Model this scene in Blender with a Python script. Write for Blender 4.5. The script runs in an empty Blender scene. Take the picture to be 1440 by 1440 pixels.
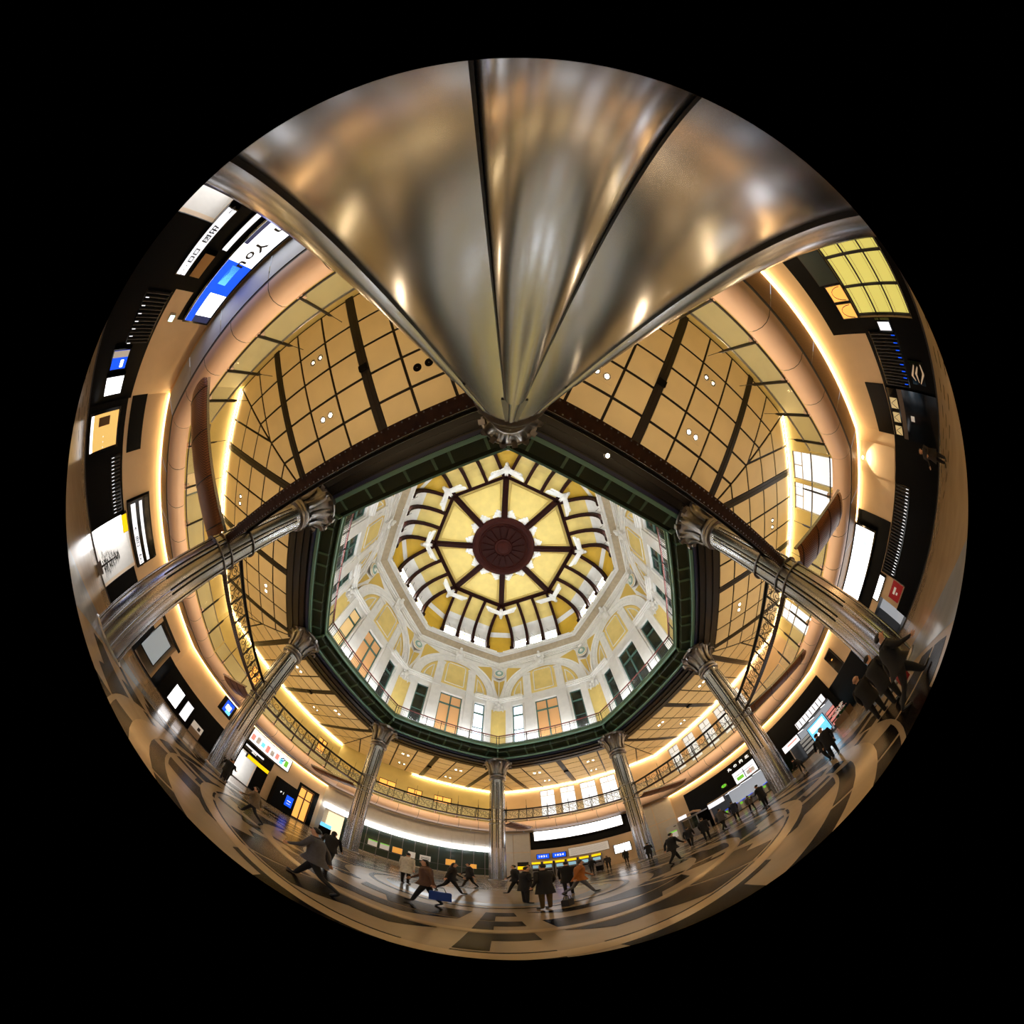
import bpy, math, random
import numpy as np
from mathutils import Matrix, Vector, noise
random.seed(7)
sc = bpy.context.scene
COL = sc.collection
# ------------------------------------------------------------------ camera (circular fisheye) ----
CAM = dict(pitch=1.32720595, roll=.123175658, yaw=.172938297, loc=(-.0153, -11.3201, 1.63636),
           cx=727.0968, cy=715.838, f=409.678137, a=-.0427484895, b=-.00124524164)
def make_camera():
    cam = bpy.data.cameras.new('camera'); ob = bpy.data.objects.new('camera', cam); COL.objects.link(ob)
    cp, sp = math.cos(CAM['pitch']), math.sin(CAM['pitch'])
    fw, up, rt = Vector((0, cp, sp)), Vector((0, -sp, cp)), Vector((1, 0, 0))
    c, s = math.cos(CAM['roll']), math.sin(CAM['roll'])
    M = Matrix((c*rt - s*up, s*rt + c*up, -fw)).transposed()
    M = Matrix.Rotation(-CAM['yaw'], 3, 'Z') @ M
    ob.matrix_world = Matrix.Translation(CAM['loc']) @ M.to_4x4()
    cam.type = 'PANO'; cam.sensor_width = 36; cam.sensor_height = 36; cam.sensor_fit = 'HORIZONTAL'
    th = np.linspace(0., 1.85, 300); r = CAM['f']*(th + CAM['a']*th**3 + CAM['b']*th**5)/40.
    k = np.linalg.lstsq(np.stack([r, r**2, r**3, r**4], 1), th, rcond=None)[0]
    h = cam.cycles if hasattr(cam, 'cycles') and hasattr(cam.cycles, 'panorama_type') else cam
    h.panorama_type = 'FISHEYE_LENS_POLYNOMIAL'; h.fisheye_polynomial_k0 = 0
    for i in range(4): setattr(h, 'fisheye_polynomial_k%d' % (i+1), -float(k[i]))
    h.fisheye_fov = math.radians(210.3)
    cam.shift_x = -(CAM['cx']-720)/1440; cam.shift_y = (CAM['cy']-720)/1440
    cam.clip_start = .02; cam.clip_end = 300
    sc.camera = ob
make_camera()
# ------------------------------------------------------------------ world and exposure -----------
world = bpy.data.worlds.new('world'); sc.world = world; world.use_nodes = True
world.node_tree.nodes['Background'].inputs[0].default_value = (.75, .85, 1, 1)
world.node_tree.nodes['Background'].inputs[1].default_value = .6
sc.view_settings.view_transform = 'Standard'; sc.view_settings.look = 'None'
sc.view_settings.gamma = 1; sc.view_settings.use_curve_mapping = False
sc.view_settings.exposure = 0.0
sc.cycles.use_denoising = True
sc.cycles.max_bounces = 8; sc.cycles.diffuse_bounces = 4; sc.cycles.glossy_bounces = 4
sc.cycles.transparent_max_bounces = 8; sc.cycles.sample_clamp_indirect = 3
LIGHT = dict(uplight=190., cove=30., under=14., window=34., screen=2.6, spot=150., room=4., girder=330.)  # uplight and girder power the added fill strips
# ------------------------------------------------------------------ materials --------------------
MATS = {}
def srgb(h):
    h = h.lstrip('#'); c = [int(h[i:i+2], 16)/255 for i in (0, 2, 4)]
    return tuple(x/12.92 if x <= .04045 else ((x+.055)/1.055)**2.4 for x in c)
def mat(name, col, rough=.5, metal=0., emit=0., var=.0, scale=3., bump=0., alpha=None, trans=0., stretch=None, coat=0., spec=None):
    if name in MATS: return MATS[name]
    m = bpy.data.materials.new(name); m.use_nodes = True; nt = m.node_tree; b = nt.nodes['Principled BSDF']
    c = srgb(col) if isinstance(col, str) else col
    b.inputs['Base Color'].default_value = (*c, 1); b.inputs['Roughness'].default_value = rough; b.inputs['Metallic'].default_value = metal
    if spec is not None: b.inputs['Specular IOR Level'].default_value = spec
    if coat: b.inputs['Coat Weight'].default_value = coat
    if emit:
        b.inputs['Emission Color'].default_value = (*c, 1); b.inputs['Emission Strength'].default_value = emit
    if trans: b.inputs['Transmission Weight'].default_value = trans; b.inputs['IOR'].default_value = 1.03
    if alpha is not None: b.inputs['Alpha'].default_value = alpha
    if var or bump:
        tc = nt.nodes.new('ShaderNodeTexCoord'); mp = nt.nodes.new('ShaderNodeMapping'); n = nt.nodes.new('ShaderNodeTexNoise')
        n.inputs['Scale'].default_value = scale; n.inputs['Detail'].default_value = 6
        if stretch: mp.inputs['Scale'].default_value = stretch
        nt.links.new(tc.outputs['Object'], mp.inputs[0]); nt.links.new(mp.outputs[0], n.inputs['Vector'])
        if var:
            r = nt.nodes.new('ShaderNodeMapRange'); r.inputs[1].default_value = .3; r.inputs[2].default_value = .7
            r.inputs[3].default_value = 1-var; r.inputs[4].default_value = 1+var
            mx = nt.nodes.new('ShaderNodeVectorMath'); mx.operation = 'SCALE'; mx.inputs[0].default_value = c
            nt.links.new(n.outputs['Fac'], r.inputs[0]); nt.links.new(r.outputs[0], mx.inputs['Scale']); nt.links.new(mx.outputs[0], b.inputs['Base Color'])
        if bump:
            bp = nt.nodes.new('ShaderNodeBump'); bp.inputs['Strength'].default_value = bump; bp.inputs['Distance'].default_value = .02
            nt.links.new(n.outputs['Fac'], bp.inputs['Height']); nt.links.new(bp.outputs[0], b.inputs['Normal'])
    MATS[name] = m; return m
def mesh_mat(name, col, dark, n, rough=.5, metal=0.):
    """perforated sheet: a fine grid of dark holes"""
    if name in MATS: return MATS[name]
    m = mat(name, col, rough, metal); nt = m.node_tree; b = nt.nodes['Principled BSDF']
    tc = nt.nodes.new('ShaderNodeTexCoord'); mp = nt.nodes.new('ShaderNodeMapping'); mp.inputs['Scale'].default_value = (n, n, n)
    ck = nt.nodes.new('ShaderNodeTexChecker'); ck.inputs['Scale'].default_value = 1
    ck.inputs[1].default_value = (*srgb(col), 1); ck.inputs[2].default_value = (*srgb(dark), 1)
    nt.links.new(tc.outputs['Object'], mp.inputs[0]); nt.links.new(mp.outputs[0], ck.inputs[0]); nt.links.new(ck.outputs[0], b.inputs['Base Color'])
    return m
STEEL = mat('brushed_steel', (.47, .48, .51), .25, 1., var=.015, scale=3, stretch=(1, 1, .05))
STEEL2 = mat('cast_steel', (.30, .29, .30), .34, 1., var=.15, scale=6, bump=.1)
SLOT = mat('dark_slot', '#1a1816', .4, .6)
WHITE = mat('white_plaster', '#f1efe9', .6, var=.05, scale=2, bump=.05)
YELL = mat('yellow_plaster', '#e9cf7e', .7, var=.06, scale=1.5)
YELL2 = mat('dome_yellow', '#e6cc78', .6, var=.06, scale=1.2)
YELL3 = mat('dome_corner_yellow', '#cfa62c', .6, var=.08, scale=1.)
OCHRE = mat('gilt_moulding', '#d6b65a', .5)
BROWN = mat('dome_brown', '#240a06', .6, var=.15, scale=4, spec=.1)
BROWN2 = mat('rosette_brown', '#2e0c06', .6, var=.15, scale=5, spec=.1)
TAN = mat('cornice_soffit', '#b3a388', .7, var=.12, scale=3)
GREEN = mat('gallery_green', '#2b3a24', .55, var=.1, scale=2)
GREEN2 = mat('gallery_green_light', '#5f8066', .45)
TEAL = mat('teal_edge', '#86bdb0', .35)
WFRAME = mat('window_green', '#47685c', .45)
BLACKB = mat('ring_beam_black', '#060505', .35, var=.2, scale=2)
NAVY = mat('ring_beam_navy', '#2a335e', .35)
IRON = mat('wrought_iron', '#3a3836', .4, .7)
RUST = mat('riveted_brown_steel', '#4a332a', .42, .4, var=.25, scale=6, bump=.15)
RAILR = mat('handrail_red_brown', '#6a2a22', .4)
PANEL = mat('ceiling_cream', '#f0dfb4', .6, var=.04, scale=1)
CDARK = mat('ceiling_dark', '#16110d', .45)
PEACH = mat('balcony_peach', '#f7d6c0', .45, var=.03, scale=1)
SOFF = mesh_mat('soffit_brown_perforated', '#93703f', '#6b4c26', 30)
SOFF_LIT = mat('soffit_screen_lit', '#c9d0da', .5, var=.03)  # bluish light from the video screen, put into the soffit colour
CREAM = mat('wall_cream', '#dfc39d', .55, var=.05, scale=1)
OLIVE = mat('upper_wall_olive', '#d6c682', .6, var=.06, scale=1)
WPANEL = mat('wall_white_panel', '#c9c4bc', .4, var=.04)
BLACK = mat('black_cladding', '#030303', .4, var=.2, spec=.12)
BLACK2 = mat('black_gloss', '#060607', .1)
GREYD = mat('dark_grey', '#2b2a2b', .4)
GREYM = mat('mid_grey', '#77757a', .45)
GLASS = mat('clear_glass', '#cfe6de', .05, alpha=.16)
GLASSD = mat('dark_glass', '#28332f', .06, alpha=.6)
BRONZE = mesh_mat('bronze_mesh', '#b9794c', '#4a2c1a', 26, .45, .1)
MARBLE = mat('floor_cream_marble', '#8c7a62', .2, var=.1, scale=1.3, spec=.14)
MDARK = mat('floor_dark_marble', '#0d0907', .2, var=.45, scale=2.2, spec=.05)
MBAND = mat('floor_tan_band', '#a08a6a', .16, var=.06, scale=2, spec=.22)
MGREY = mat('floor_grey_marble', '#7c8088', .14, var=.08, scale=2, spec=.25)
COVE = mat('warm_led', (1, .76, .46), emit=LIGHT['cove'])
UNDER = mat('warm_led_strip', (1, .70, .34), emit=LIGHT['under'])
DAY = mat('daylight_pane', (.86, .93, 1), emit=LIGHT['window'])
TUBEW = mat('white_light_band', (.93, .97, 1), emit=5.)
SCRW = mat('screen_white', (.98, .98, 1), emit=LIGHT['screen'])
SCRB = mat('screen_blue', (.0, .07, .8), emit=1.3)
SCRC = mat('screen_cyan', (.15, .6, 1.), emit=1.2)
SCRN = mat('screen_navy', (.03, .04, .12), emit=.6)
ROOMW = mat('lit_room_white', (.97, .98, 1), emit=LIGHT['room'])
GOLDW = mat('gold_lit_glass', (1, .5, .1), emit=.9)
GOLDG = mat('green_gold_lit_glass', (.66, .58, .14), emit=.85)
ORANGEW = mat('orange_lit_pane', (.5, .26, .1), emit=.55)
LAMPW = mat('lamp_warm', (1, .75, .45), emit=60.)
YSIGN = mat('sign_yellow', (1, .68, .0), emit=.9)
GSIGN = mat('sign_green', (.2, .7, .05), emit=.6)
RSIGN = mat('poster_red', '#a3151a', .4, emit=.15)
INK = mat('ink_black', '#08080a', .5)
INKW = mat('letter_white', (.95, .95, .92), emit=1.2)
PAPER = mat('poster_paper', '#e6e2da', .5, emit=.25)
PINK = mat('print_pink', (.9, .3, .25), emit=.8)
# ------------------------------------------------------------------ mesh helpers -----------------
T8 = math.tan(math.pi/8)
ROT = [math.radians(-67.5+45*j) for j in range(8)]
VANG = [math.radians(-90+45*k) for k in range(8)]
class MB:
    def __init__(s): s.v = []; s.f = []; s.m = []; s.cur = 0
    def add(s, vs, fs):
        o = len(s.v); s.v += [tuple(p) for p in vs]
        for f in fs: s.f.append(tuple(i+o for i in f)); s.m.append(s.cur)
        return s
    def box(s, x0, x1, y0, y1, z0, z1):
        x0, x1 = sorted((x0, x1)); y0, y1 = sorted((y0, y1)); z0, z1 = sorted((z0, z1))
        return s.add([(x0,y0,z0),(x1,y0,z0),(x1,y1,z0),(x0,y1,z0),(x0,y0,z1),(x1,y0,z1),(x1,y1,z1),(x0,y1,z1)],
                     [(3,2,1,0),(4,5,6,7),(0,1,5,4),(1,2,6,5),(2,3,7,6),(3,0,4,7)])
    def extr(s, base, vec):
        n = len(base); b = [Vector(p) for p in base]; v = Vector(vec); t = [p+v for p in b]
        nrm = Vector((0,0,0))
        for i in range(n): nrm += b[i].cross(b[(i+1) % n])
        fs = [tuple(range(n)), tuple(range(2*n-1, n-1, -1))] + [(i, i+n, (i+1) % n + n, (i+1) % n) for i in range(n)]
        if nrm.dot(v) > 0: fs = [tuple(reversed(f)) for f in fs]
        return s.add(b+t, fs)
    def tube(s, path, r, n=6, closed=False):
        P = [Vector(p) for p in path]; L = len(P); vs = []; fs = []; up = None
        for i in range(L):
            a = P[(i-1) % L] if (closed or i > 0) else P[i]; b = P[(i+1) % L] if (closed or i < L-1) else P[i]
            d = (b-a).normalized()
            if up is None: up = d.orthogonal().normalized()
            up = (up - d*up.dot(d)); up = up.normalized() if up.length > 1e-6 else d.orthogonal().normalized()
            w = d.cross(up); rr = r[i] if isinstance(r, (list, tuple)) else r
            for k in range(n):
                t = 2*math.pi*k/n; vs.append(P[i] + (up*math.cos(t)+w*math.sin(t))*rr)
        for i in range(L if closed else L-1):
            for k in range(n):
                a = i*n+k; b = i*n+(k+1) % n; c = ((i+1) % L)*n+(k+1) % n; d = ((i+1) % L)*n+k
                fs.append((a, b, c, d))
        if not closed: fs += [tuple(reversed(range(n))), tuple(range((L-1)*n, L*n))]
        return s.add(vs, fs)
    def lathe(s, prof, n=32, a0=0., a1=2*math.pi, c=(0, 0), cap=False):
        full = abs(a1-a0-2*math.pi) < 1e-6; m = n if full else n+1; vs = []; fs = []; L = len(prof)
        for i in range(m):
            t = a0+(a1-a0)*i/n
            for r, z in prof: vs.append((c[0]+r*math.cos(t), c[1]+r*math.sin(t), z))
        for i in range(n):
            for k in range(L-1):
                a = i*L+k; b = ((i+1) % m)*L+k; fs.append((a, b, b+1, a+1))
        return s.add(vs, fs)
    def sweep(s, prof, s0=-1., s1=1., closed=False):
        """profile (r,z) swept along a bay with mitred ends; s is a fraction of the half width"""
        L = len(prof); vs = [(r, s0*r*T8, z) for r, z in prof]+[(r, s1*r*T8, z) for r, z in prof]; fs = []
        for k in range(L if closed else L-1):
            a, b = k, (k+1) % L; fs.append((a, b, b+L, a+L))
        if closed: fs += [tuple(reversed(range(L))), tuple(range(L, 2*L))]
        return s.add(vs, fs)
    def ell(s, c, r, n=8, m=6, rot=None):
        vs = []; fs = []
        for i in range(m+1):
            p = math.pi*i/m
            for k in range(n):
                t = 2*math.pi*k/n; q = Vector((r[0]*math.sin(p)*math.cos(t), r[1]*math.sin(p)*math.sin(t), r[2]*math.cos(p)))
                if rot: q = rot @ q
                vs.append(Vector(c)+q)
        for i in range(m):
            for k in range(n): fs.append((i*n+k, (i+1)*n+k, (i+1)*n+(k+1) % n, i*n+(k+1) % n))
        return s.add(vs, fs)
    def mesh(s, name, mats, smooth=False):
        me = bpy.data.meshes.new(name); me.from_pydata(s.v, [], s.f)
        for m in (mats if isinstance(mats, (list, tuple)) else [mats]): me.materials.append(m)
        if len(me.materials) > 1: me.polygons.foreach_set('material_index', s.m)
        if smooth:
            me.polygons.foreach_set('use_smooth', [True]*len(me.polygons)); me.set_sharp_from_angle(angle=.7)
        me.update(); return me
    def build(s, name, mats, parent=None, smooth=False, **kw):
        return obj(name, s.mesh(name, mats, smooth), parent, **kw)
def obj(name, me, parent=None, loc=None, rz=None, kind=None, label=None, cat=None, group=None):
    o = bpy.data.objects.new(name, me); COL.objects.link(o)
    if parent: o.parent = parent
    if loc is not None: o.location = loc
    if rz is not None: o.rotation_euler = (0, 0, rz)
    return tag(o, label, cat, group, kind)
def tag(o, label=None, cat=None, group=None, kind=None):
    if label: o['label'] = label
    if cat: o['category'] = cat
    if group: o['group'] = group
    if kind: o['kind'] = kind
    return o
def empty(name, loc=(0, 0, 0), rz=0., **kw):
    return obj(name, None, None, loc, rz, **kw)
def copy_tree(o, parent=None):
    c = o.copy(); COL.objects.link(c)
    c.parent = parent
    for ch in o.children: copy_tree(ch, c)
    return c
def bay_loc(j, r, t, z):
    a = ROT[j]; return (r*math.cos(a)-t*math.sin(a), r*math.sin(a)+t*math.cos(a), z)
BAY = ['the gold lattice window side', 'the louvred wall side', 'the black ticket gate side', 'the wide white screen side',
       'the glass shopfront side', 'the advertising screen side', 'the white-lit exit side', 'the blue video screen side']
SHORT = ['gold lattice', 'louvred wall', 'ticket gates', 'wide screen', 'shopfront', 'advertising screen', 'white-lit exit', 'blue screen']
def vert(k): return 'between %s and %s sides' % (SHORT[(k-1) % 8], SHORT[k])
def text_mesh(txt, size, m, depth=.004):
    cu = bpy.data.curves.new('lettering', 'FONT'); cu.body = txt; cu.size = size; cu.extrude = depth; cu.align_x = 'CENTER'; cu.align_y = 'CENTER'
    cu.resolution_u = 2; cu.offset = size*.02
    o = bpy.data.objects.new('lettering', cu); COL.objects.link(o)
    dg = bpy.context.evaluated_depsgraph_get(); me = bpy.data.meshes.new_from_object(o.evaluated_get(dg)); bpy.data.objects.remove(o)
    me.materials.clear(); me.materials.append(m); me.name = 'lettering'
    # text lies in XY facing +Z ; turn it to face -X (towards the hall), up = Z, reading right = -Y
    me.transform(Matrix(((0, 0, -1, 0), (-1, 0, 0, 0), (0, 1, 0, 0), (0, 0, 0, 1)))); return me

def letters_on(parent, txt, size, m, x, y, z):
    """one mesh per character, laid out to the right as read in the hall"""
    n = len(txt); w = [(.62 if ord(c) < 0x2000 else 1.0)*size for c in txt]; p = -sum(w)/2
    for c, cw in zip(txt, w):
        if c.strip(): obj('letter', text_mesh(c, size, m), parent, (x, y-(p+cw/2), z))
        p += cw
# ================================================================== FLOOR ========================
def polar(r, deg):
    a = math.radians(deg); return (r*math.sin(a), -r*math.cos(a))      # 0 deg = towards the near column
def arc_poly(segs, z):
    """segs: list of (deg,r) corners; edges at constant r are sampled along the arc"""
    out = []
    for i, (d0, r0) in enumerate(segs):
        d1, r1 = segs[(i+1) % len(segs)]
        n = max(1, int(abs(d1-d0)/3)+1) if abs(r1-r0) < .02 else 1
        for q in range(n):
            f = q/n; out.append((*polar(r0+(r1-r0)*f, d0+(d1-d0)*f), z))
    return out
def build_floor():
    R = 20.5; fl = MB()
    fl.extr([(R*1.06*math.cos(VANG[k]), R*1.06*math.sin(VANG[k]), -.2) for k in range(8)], (0, 0, .2))
    f = fl.build('floor', MARBLE, kind='structure', label='polished cream marble floor inlaid with dark concentric slabs', cat='floor')
    def slab(segs, m, name='dark_slab', z=.0, h=.009):
        return MB().extr(arc_poly(segs, z), (0, 0, h)).build(name, m, f)
    for i in range(6):
        r0 = 4.5+1.18*i
        for k in range(8):
            c = 45*k
            slab([(c-3.1, r0), (c+3.1, r0), (c+3.1, r0+.5), (c-.8, r0+.5), (c-.8, r0+1.1), (c-3.1, r0+1.1)], MDARK)
            n = (1, 1, 2, 2, 2, 3)[i]; w = 33.6/n
            for q in range(n):
                a0 = c+5.7+q*w+.4; a1 = c+5.7+(q+1)*w-.4; s = (a1-a0)
                if (i+q) % 2: slab([(a0, r0), (a1, r0), (a1-s*.2, r0+.5), (a0+s*.55, r0+.5), (a0+s*.38, r0+1.1), (a0, r0+1.1)], MDARK)
                else: slab([(a0, r0), (a1, r0), (a1, r0+1.1), (a1-s*.38, r0+1.1), (a1-s*.55, r0+.5), (a0+s*.2, r0+.5)], MDARK)
    def ring(ra, rb, m, name, z=.0105):
        vs = []; n = 96
        for i in range(n):
            a = 360*i/n; vs += [(*polar(ra, a), z), (*polar(rb, a), z)]
        MB().add(vs, [(2*i, 2*((i+1) % n), 2*((i+1) % n)+1, 2*i+1) for i in range(n)]).build(name, m, f)
    ring(6.56, 6.8, MBAND, 'ring_band'); ring(8.1, 8.4, MBAND, 'ring_band'); ring(9.55, 9.95, MBAND, 'ring_band')
    ring(3.66, 3.8, MDARK, 'ring_line'); ring(2.7, 3.3, MGREY, 'ring_band', .006); ring(11.65, 12.75, MGREY, 'ring_band', .006)
    # rows of short drain slots along the walls
    dm = MB().box(-.24, .24, -.03, .03, .0, .006).mesh('floor_slot', MDARK)
    for j in (0, 1, 6, 7):
        for r in (16.2, 16.9, 17.6):
            for t in range(-6, 7):
                o = obj('floor_slot', dm, f, (*bay_loc(j, r, t*1.0+(.5 if r == 16.9 else 0), 0)[:2], .0), ROT[j]+math.pi/2)
    return f
build_floor()
# ================================================================== DOME CEILING =================
def build_dome():
    root = empty('ceiling_dome', kind='structure', label='octagonal dome ceiling with brown frame, yellow panels and ribbed cove', cat='ceiling')
    Z = 30.77
    # rosette
    m = MB(); m.lathe([(3.3, Z+.1), (3.3, Z-.12), (3.2, Z-.24), (3.0, Z-.3), (2.8, Z-.24), (2.72, Z-.12), (2.6, Z-.05), (2.5, Z-.12), (2.42, Z), (0.01, Z+.02)], 64)
    ro = m.build('rosette', BROWN2, root, True)
    for i in range(16):
        a = 2*math.pi*i/16; p = MB()
        pts = [(1.0, -.12), (2.2, -.36), (2.36, 0), (2.2, .36), (1.0, .12)]
        p.extr([(x*math.cos(a)-y*math.sin(a), x*math.sin(a)+y*math.cos(a), Z) for x, y in pts], (0, 0, -.1)); p.build('petal', BROWN, ro)
    MB().lathe([(.95, Z), (.9, Z-.14), (.7, Z-.1), (.55, Z-.2), (.3, Z-.22), (.01, Z-.26)], 32).build('boss', BROWN2, ro, True)
    R = 7.59
    ang = [VANG[k] for k in range(8)]
    V = [Vector((R*math.cos(a), R*math.sin(a), Z)) for a in ang]
    for k in range(8):
        d = Vector((math.cos(ang[k]), math.sin(ang[k]), 0)); p = Vector((-d.y, d.x, 0))
        sp = MB(); w = .3
        for (ww, z0, z1) in ((.3, 0, -.22), (.12, -.22, -.3)):
            sp.extr([d*3.2+p*ww+Vector((0,0,Z+z0)), d*7.5+p*ww+Vector((0,0,Z+z0)), d*7.5-p*ww+Vector((0,0,Z+z0)), d*3.2-p*ww+Vector((0,0,Z+z0))], (0, 0, z1-z0))
        sp.build('spoke', BROWN, root)
        fr = MB(); j = k
        for (r0, r1, z0, z1) in ((6.75, 7.2, 0., -.3), (6.88, 7.08, -.3, -.38)):
            fr.sweep([(r0, Z+z0), (r1, Z+z0), (r1, Z+z1), (r0, Z+z1)], closed=True)
        fr.build('frame_beam', BROWN, root, rz=ROT[j])
        # yellow panel + pale border line + two plaster clouds
        a = ROT[k]; pm = MB(); pts = []
        for t in np.linspace(-1, 1, 9): pts.append((3.1*math.cos(t*math.pi/8), 3.1*math.sin(t*math.pi/8)))
        out = [(6.85, 6.85*T8), (6.85, -6.85*T8)]
        pm.extr([(x, y, Z-.02) for x, y in pts+out], (0, 0, .1)); pn = pm.build('ceiling_panel', YELL2, root, rz=a)
        inn = []
        for t in np.linspace(-.72, .72, 7): inn.append((3.6*math.cos(t*math.pi/8), 3.6*math.sin(t*math.pi/8), Z-.03))
        inn += [(6.5, 6.5*T8-.62, Z-.03), (6.5, -6.5*T8+.62, Z-.03)]
        MB().tube(inn, .045, 4, True).build('panel_border', OCHRE, pn)
        for s in (-1, 1):
            c = MB()
            for ph, rho, rr in ((7.6, 3.45, .2), (8., 3.8, .22), (11.2, 3.58, .24), (15., 3.5, .2), (18., 3.42, .14), (10.5, 3.98, .15), (13.2, 3.75, .16)):
                aa = math.radians(22.5-ph); c.ell((rho*math.cos(aa), s*rho*math.sin(aa), Z-.04), (rr, rr, .07), 10, 5)
            c.build('plaster_cloud', WHITE, pn, True)
    # cove surface of a flat bay and a corner
    P = [(10.25, 25.55), (10.25, 25.95), (10.25, 27.35), (10.12, 28.05), (9.86, 28.7), (9.45, 29.25), (8.8, 29.8), (8.0, 30.2), (7.05, 30.45)]
    HW = 2.78
    def hw(r): return min(HW, r*T8)
    fm = MB()
    def strip(i, t0, t1, mi):
        (r0, z0), (r1, z1) = P[i], P[i+1]; fm.cur = mi
        fm.add([(r0, t0, z0), (r0, t1, z0), (r1, min(max(t1, -hw(r1)), hw(r1)), z1), (r1, max(min(t0, hw(r1)), -hw(r1)), z1)], [(0, 1, 2, 3)])
    for i in range(8):
        mi = 0 if i < 5 else 1
        if i == 1:
            for a, b in ((-HW, -2.4), (-1.12, -.64), (.64, 1.12), (2.4, HW)): strip(i, a, b, 0)
        else: strip(i, -HW, HW, mi)
    cove = fm.mesh('cove', [WHITE, YELL2], False)
    # scalloped yellow lower edge
    cm = MB()
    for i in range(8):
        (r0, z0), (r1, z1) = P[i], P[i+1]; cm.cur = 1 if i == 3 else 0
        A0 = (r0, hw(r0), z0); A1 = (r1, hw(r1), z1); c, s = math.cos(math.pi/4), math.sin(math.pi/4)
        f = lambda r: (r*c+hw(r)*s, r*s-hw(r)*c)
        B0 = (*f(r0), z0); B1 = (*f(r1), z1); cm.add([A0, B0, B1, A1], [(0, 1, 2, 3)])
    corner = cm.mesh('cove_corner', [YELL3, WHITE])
    rib = MB(); n = len(P)
    lo = [Vector((r-.02, 0, z)) for r, z in P[1:]]
    prof = []
    for i, p in enumerate(lo):
        a = lo[max(0, i-1)]; b = lo[min(len(lo)-1, i+1)]; d = (b-a).normalized(); nrm = Vector((-d.z, 0, d.x)) if False else Vector((-abs(d.z), 0, -abs(d.x))).normalized()
        prof.append((p, p+nrm*.34))
    w = .15; vs = []; fs = []
    for a, b in prof: vs += [(a.x, -w, a.z), (b.x, -w, b.z), (b.x, w, b.z), (a.x, w, a.z)]
    for i in range(len(prof)-1):
        o = 4*i
        for q in range(4): fs.append((o+q, o+(q+1) % 4, o+4+(q+1) % 4, o+4+q))
    rib.add(vs, fs); rib.box(9.75, 10.3, -.22, .22, 25.75, 26.15); ribm = rib.mesh('rib', BROWN)
    wf = MB(); u = .64; a = 10.5
    for t0, t1, z0, z1 in ((-u, -u+.07, 25.95, 27.35), (u-.07, u, 25.95, 27.35), (-u, u, 27.28, 27.35), (-u, u, 25.95, 26.02), (-.03, .03, 25.95, 27.35), (-u, u, 26.7, 26.75)):
        wf.box(a-.04, a+.06, t0, t1, z0, z1)
    wf.cur = 1
    for t0, t1, z0, z1 in ((-u-.02, -u, 25.95, 27.35), (u, u+.02, 25.95, 27.35), (-u, u, 27.35, 27.38), (-u, u, 25.9, 25.95)): wf.box(10.22, a+.06, t0, t1, z0, z1)
    wfm = wf.mesh('clerestory_window', [OCHRE, WHITE]); pane = MB().box(a+.06, a+.1, -u, u, 25.95, 27.35).mesh('pane', DAY)
    stay = MB().tube([(10.2, 0, 27.2), (9.86, .35, 27.6)], .02, 4).mesh('window_stay', IRON)
    brk = MB().box(9.93, 10.2, 2.9, 4.0, 25.85, 25.95)
    for q in range(8): brk.box(9.95, 9.98, 2.95+q*.14, 2.98+q*.14, 25.95, 26.3)
    brkm = brk.mesh('parapet_grille', IRON)
    lw = math.sin(math.pi/8)
    for j in range(8):
        obj('cove', cove, root, rz=ROT[j]); obj('cove_corner', corner, root, rz=ROT[j])
        for t in (-2.65, -.88, .88, 2.65):
            o = obj('rib', ribm, root, rz=ROT[j], loc=(-t*math.sin(ROT[j]), t*math.cos(ROT[j]), 0))
        for t in (-1.765, 0, 1.765):
            L = (-t*math.sin(ROT[j]), t*math.cos(ROT[j]), 0)
            o = obj('clerestory_window', wfm, root, rz=ROT[j], loc=L); obj('pane', pane, o); obj('window_stay', stay, o)
    # roof shell behind the ceiling
    MB().lathe([(12.5, 25.7), (12.5, 31.4), (.01, 31.5)], 16).build('roof_shell', GREYD, root)
    # eagles
    e = MB(); c0 = Vector((8.25, 0, 30.02))
    e.ell(c0, (.5, .34, .28), 10, 8); e.ell(c0+Vector((.5, 0, -.06)), (.24, .2, .2), 8, 6); e.ell(c0+Vector((.66, 0, -.12)), (.1, .06, .06), 6, 4)
    body = e.mesh('body', WHITE, True)
    for k in range(8):
        r = empty('eagle_relief', (0, 0, 0), VANG[k], cat='sculpture', group='eagle reliefs around the dome ceiling',
                  label='white plaster eagle at the dome corner ' + vert(k))
        obj('body', body, r)
        for s in (-1, 1):
            wg = MB()
            d = Vector((-.383, s*.924, 0)); q = Vector((.924, s*.383, 0))
            for i in range(9):
                t = .1+.2*i; cc = c0+d*t+q*(.12-.05*i*.6)+Vector((-.12, 0, -.05-.012*i))
                rot = Matrix.Rotation(math.atan2((d-q*.75).y, (d-q*.75).x), 3, 'Z')
                wg.ell(cc, (.5-.022*i, .17, .09), 8, 5, rot)
            for i in range(6):
                t = .15+.24*i; rot = Matrix.Rotation(math.atan2(d.y, d.x), 3, 'Z')
                wg.ell(c0+d*t+q*.16+Vector((-.1, 0, -.08)), (.28, .2, .12), 8, 5, rot)
            wg.build('wing', WHITE, r, True)
        tl = MB()
        for y in (-.12, 0, .12): tl.ell((7.82, y, 30.05), (.26, .06, .05), 6, 4)
        tl.build('tail', WHITE, r, True)
build_dome()
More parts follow.
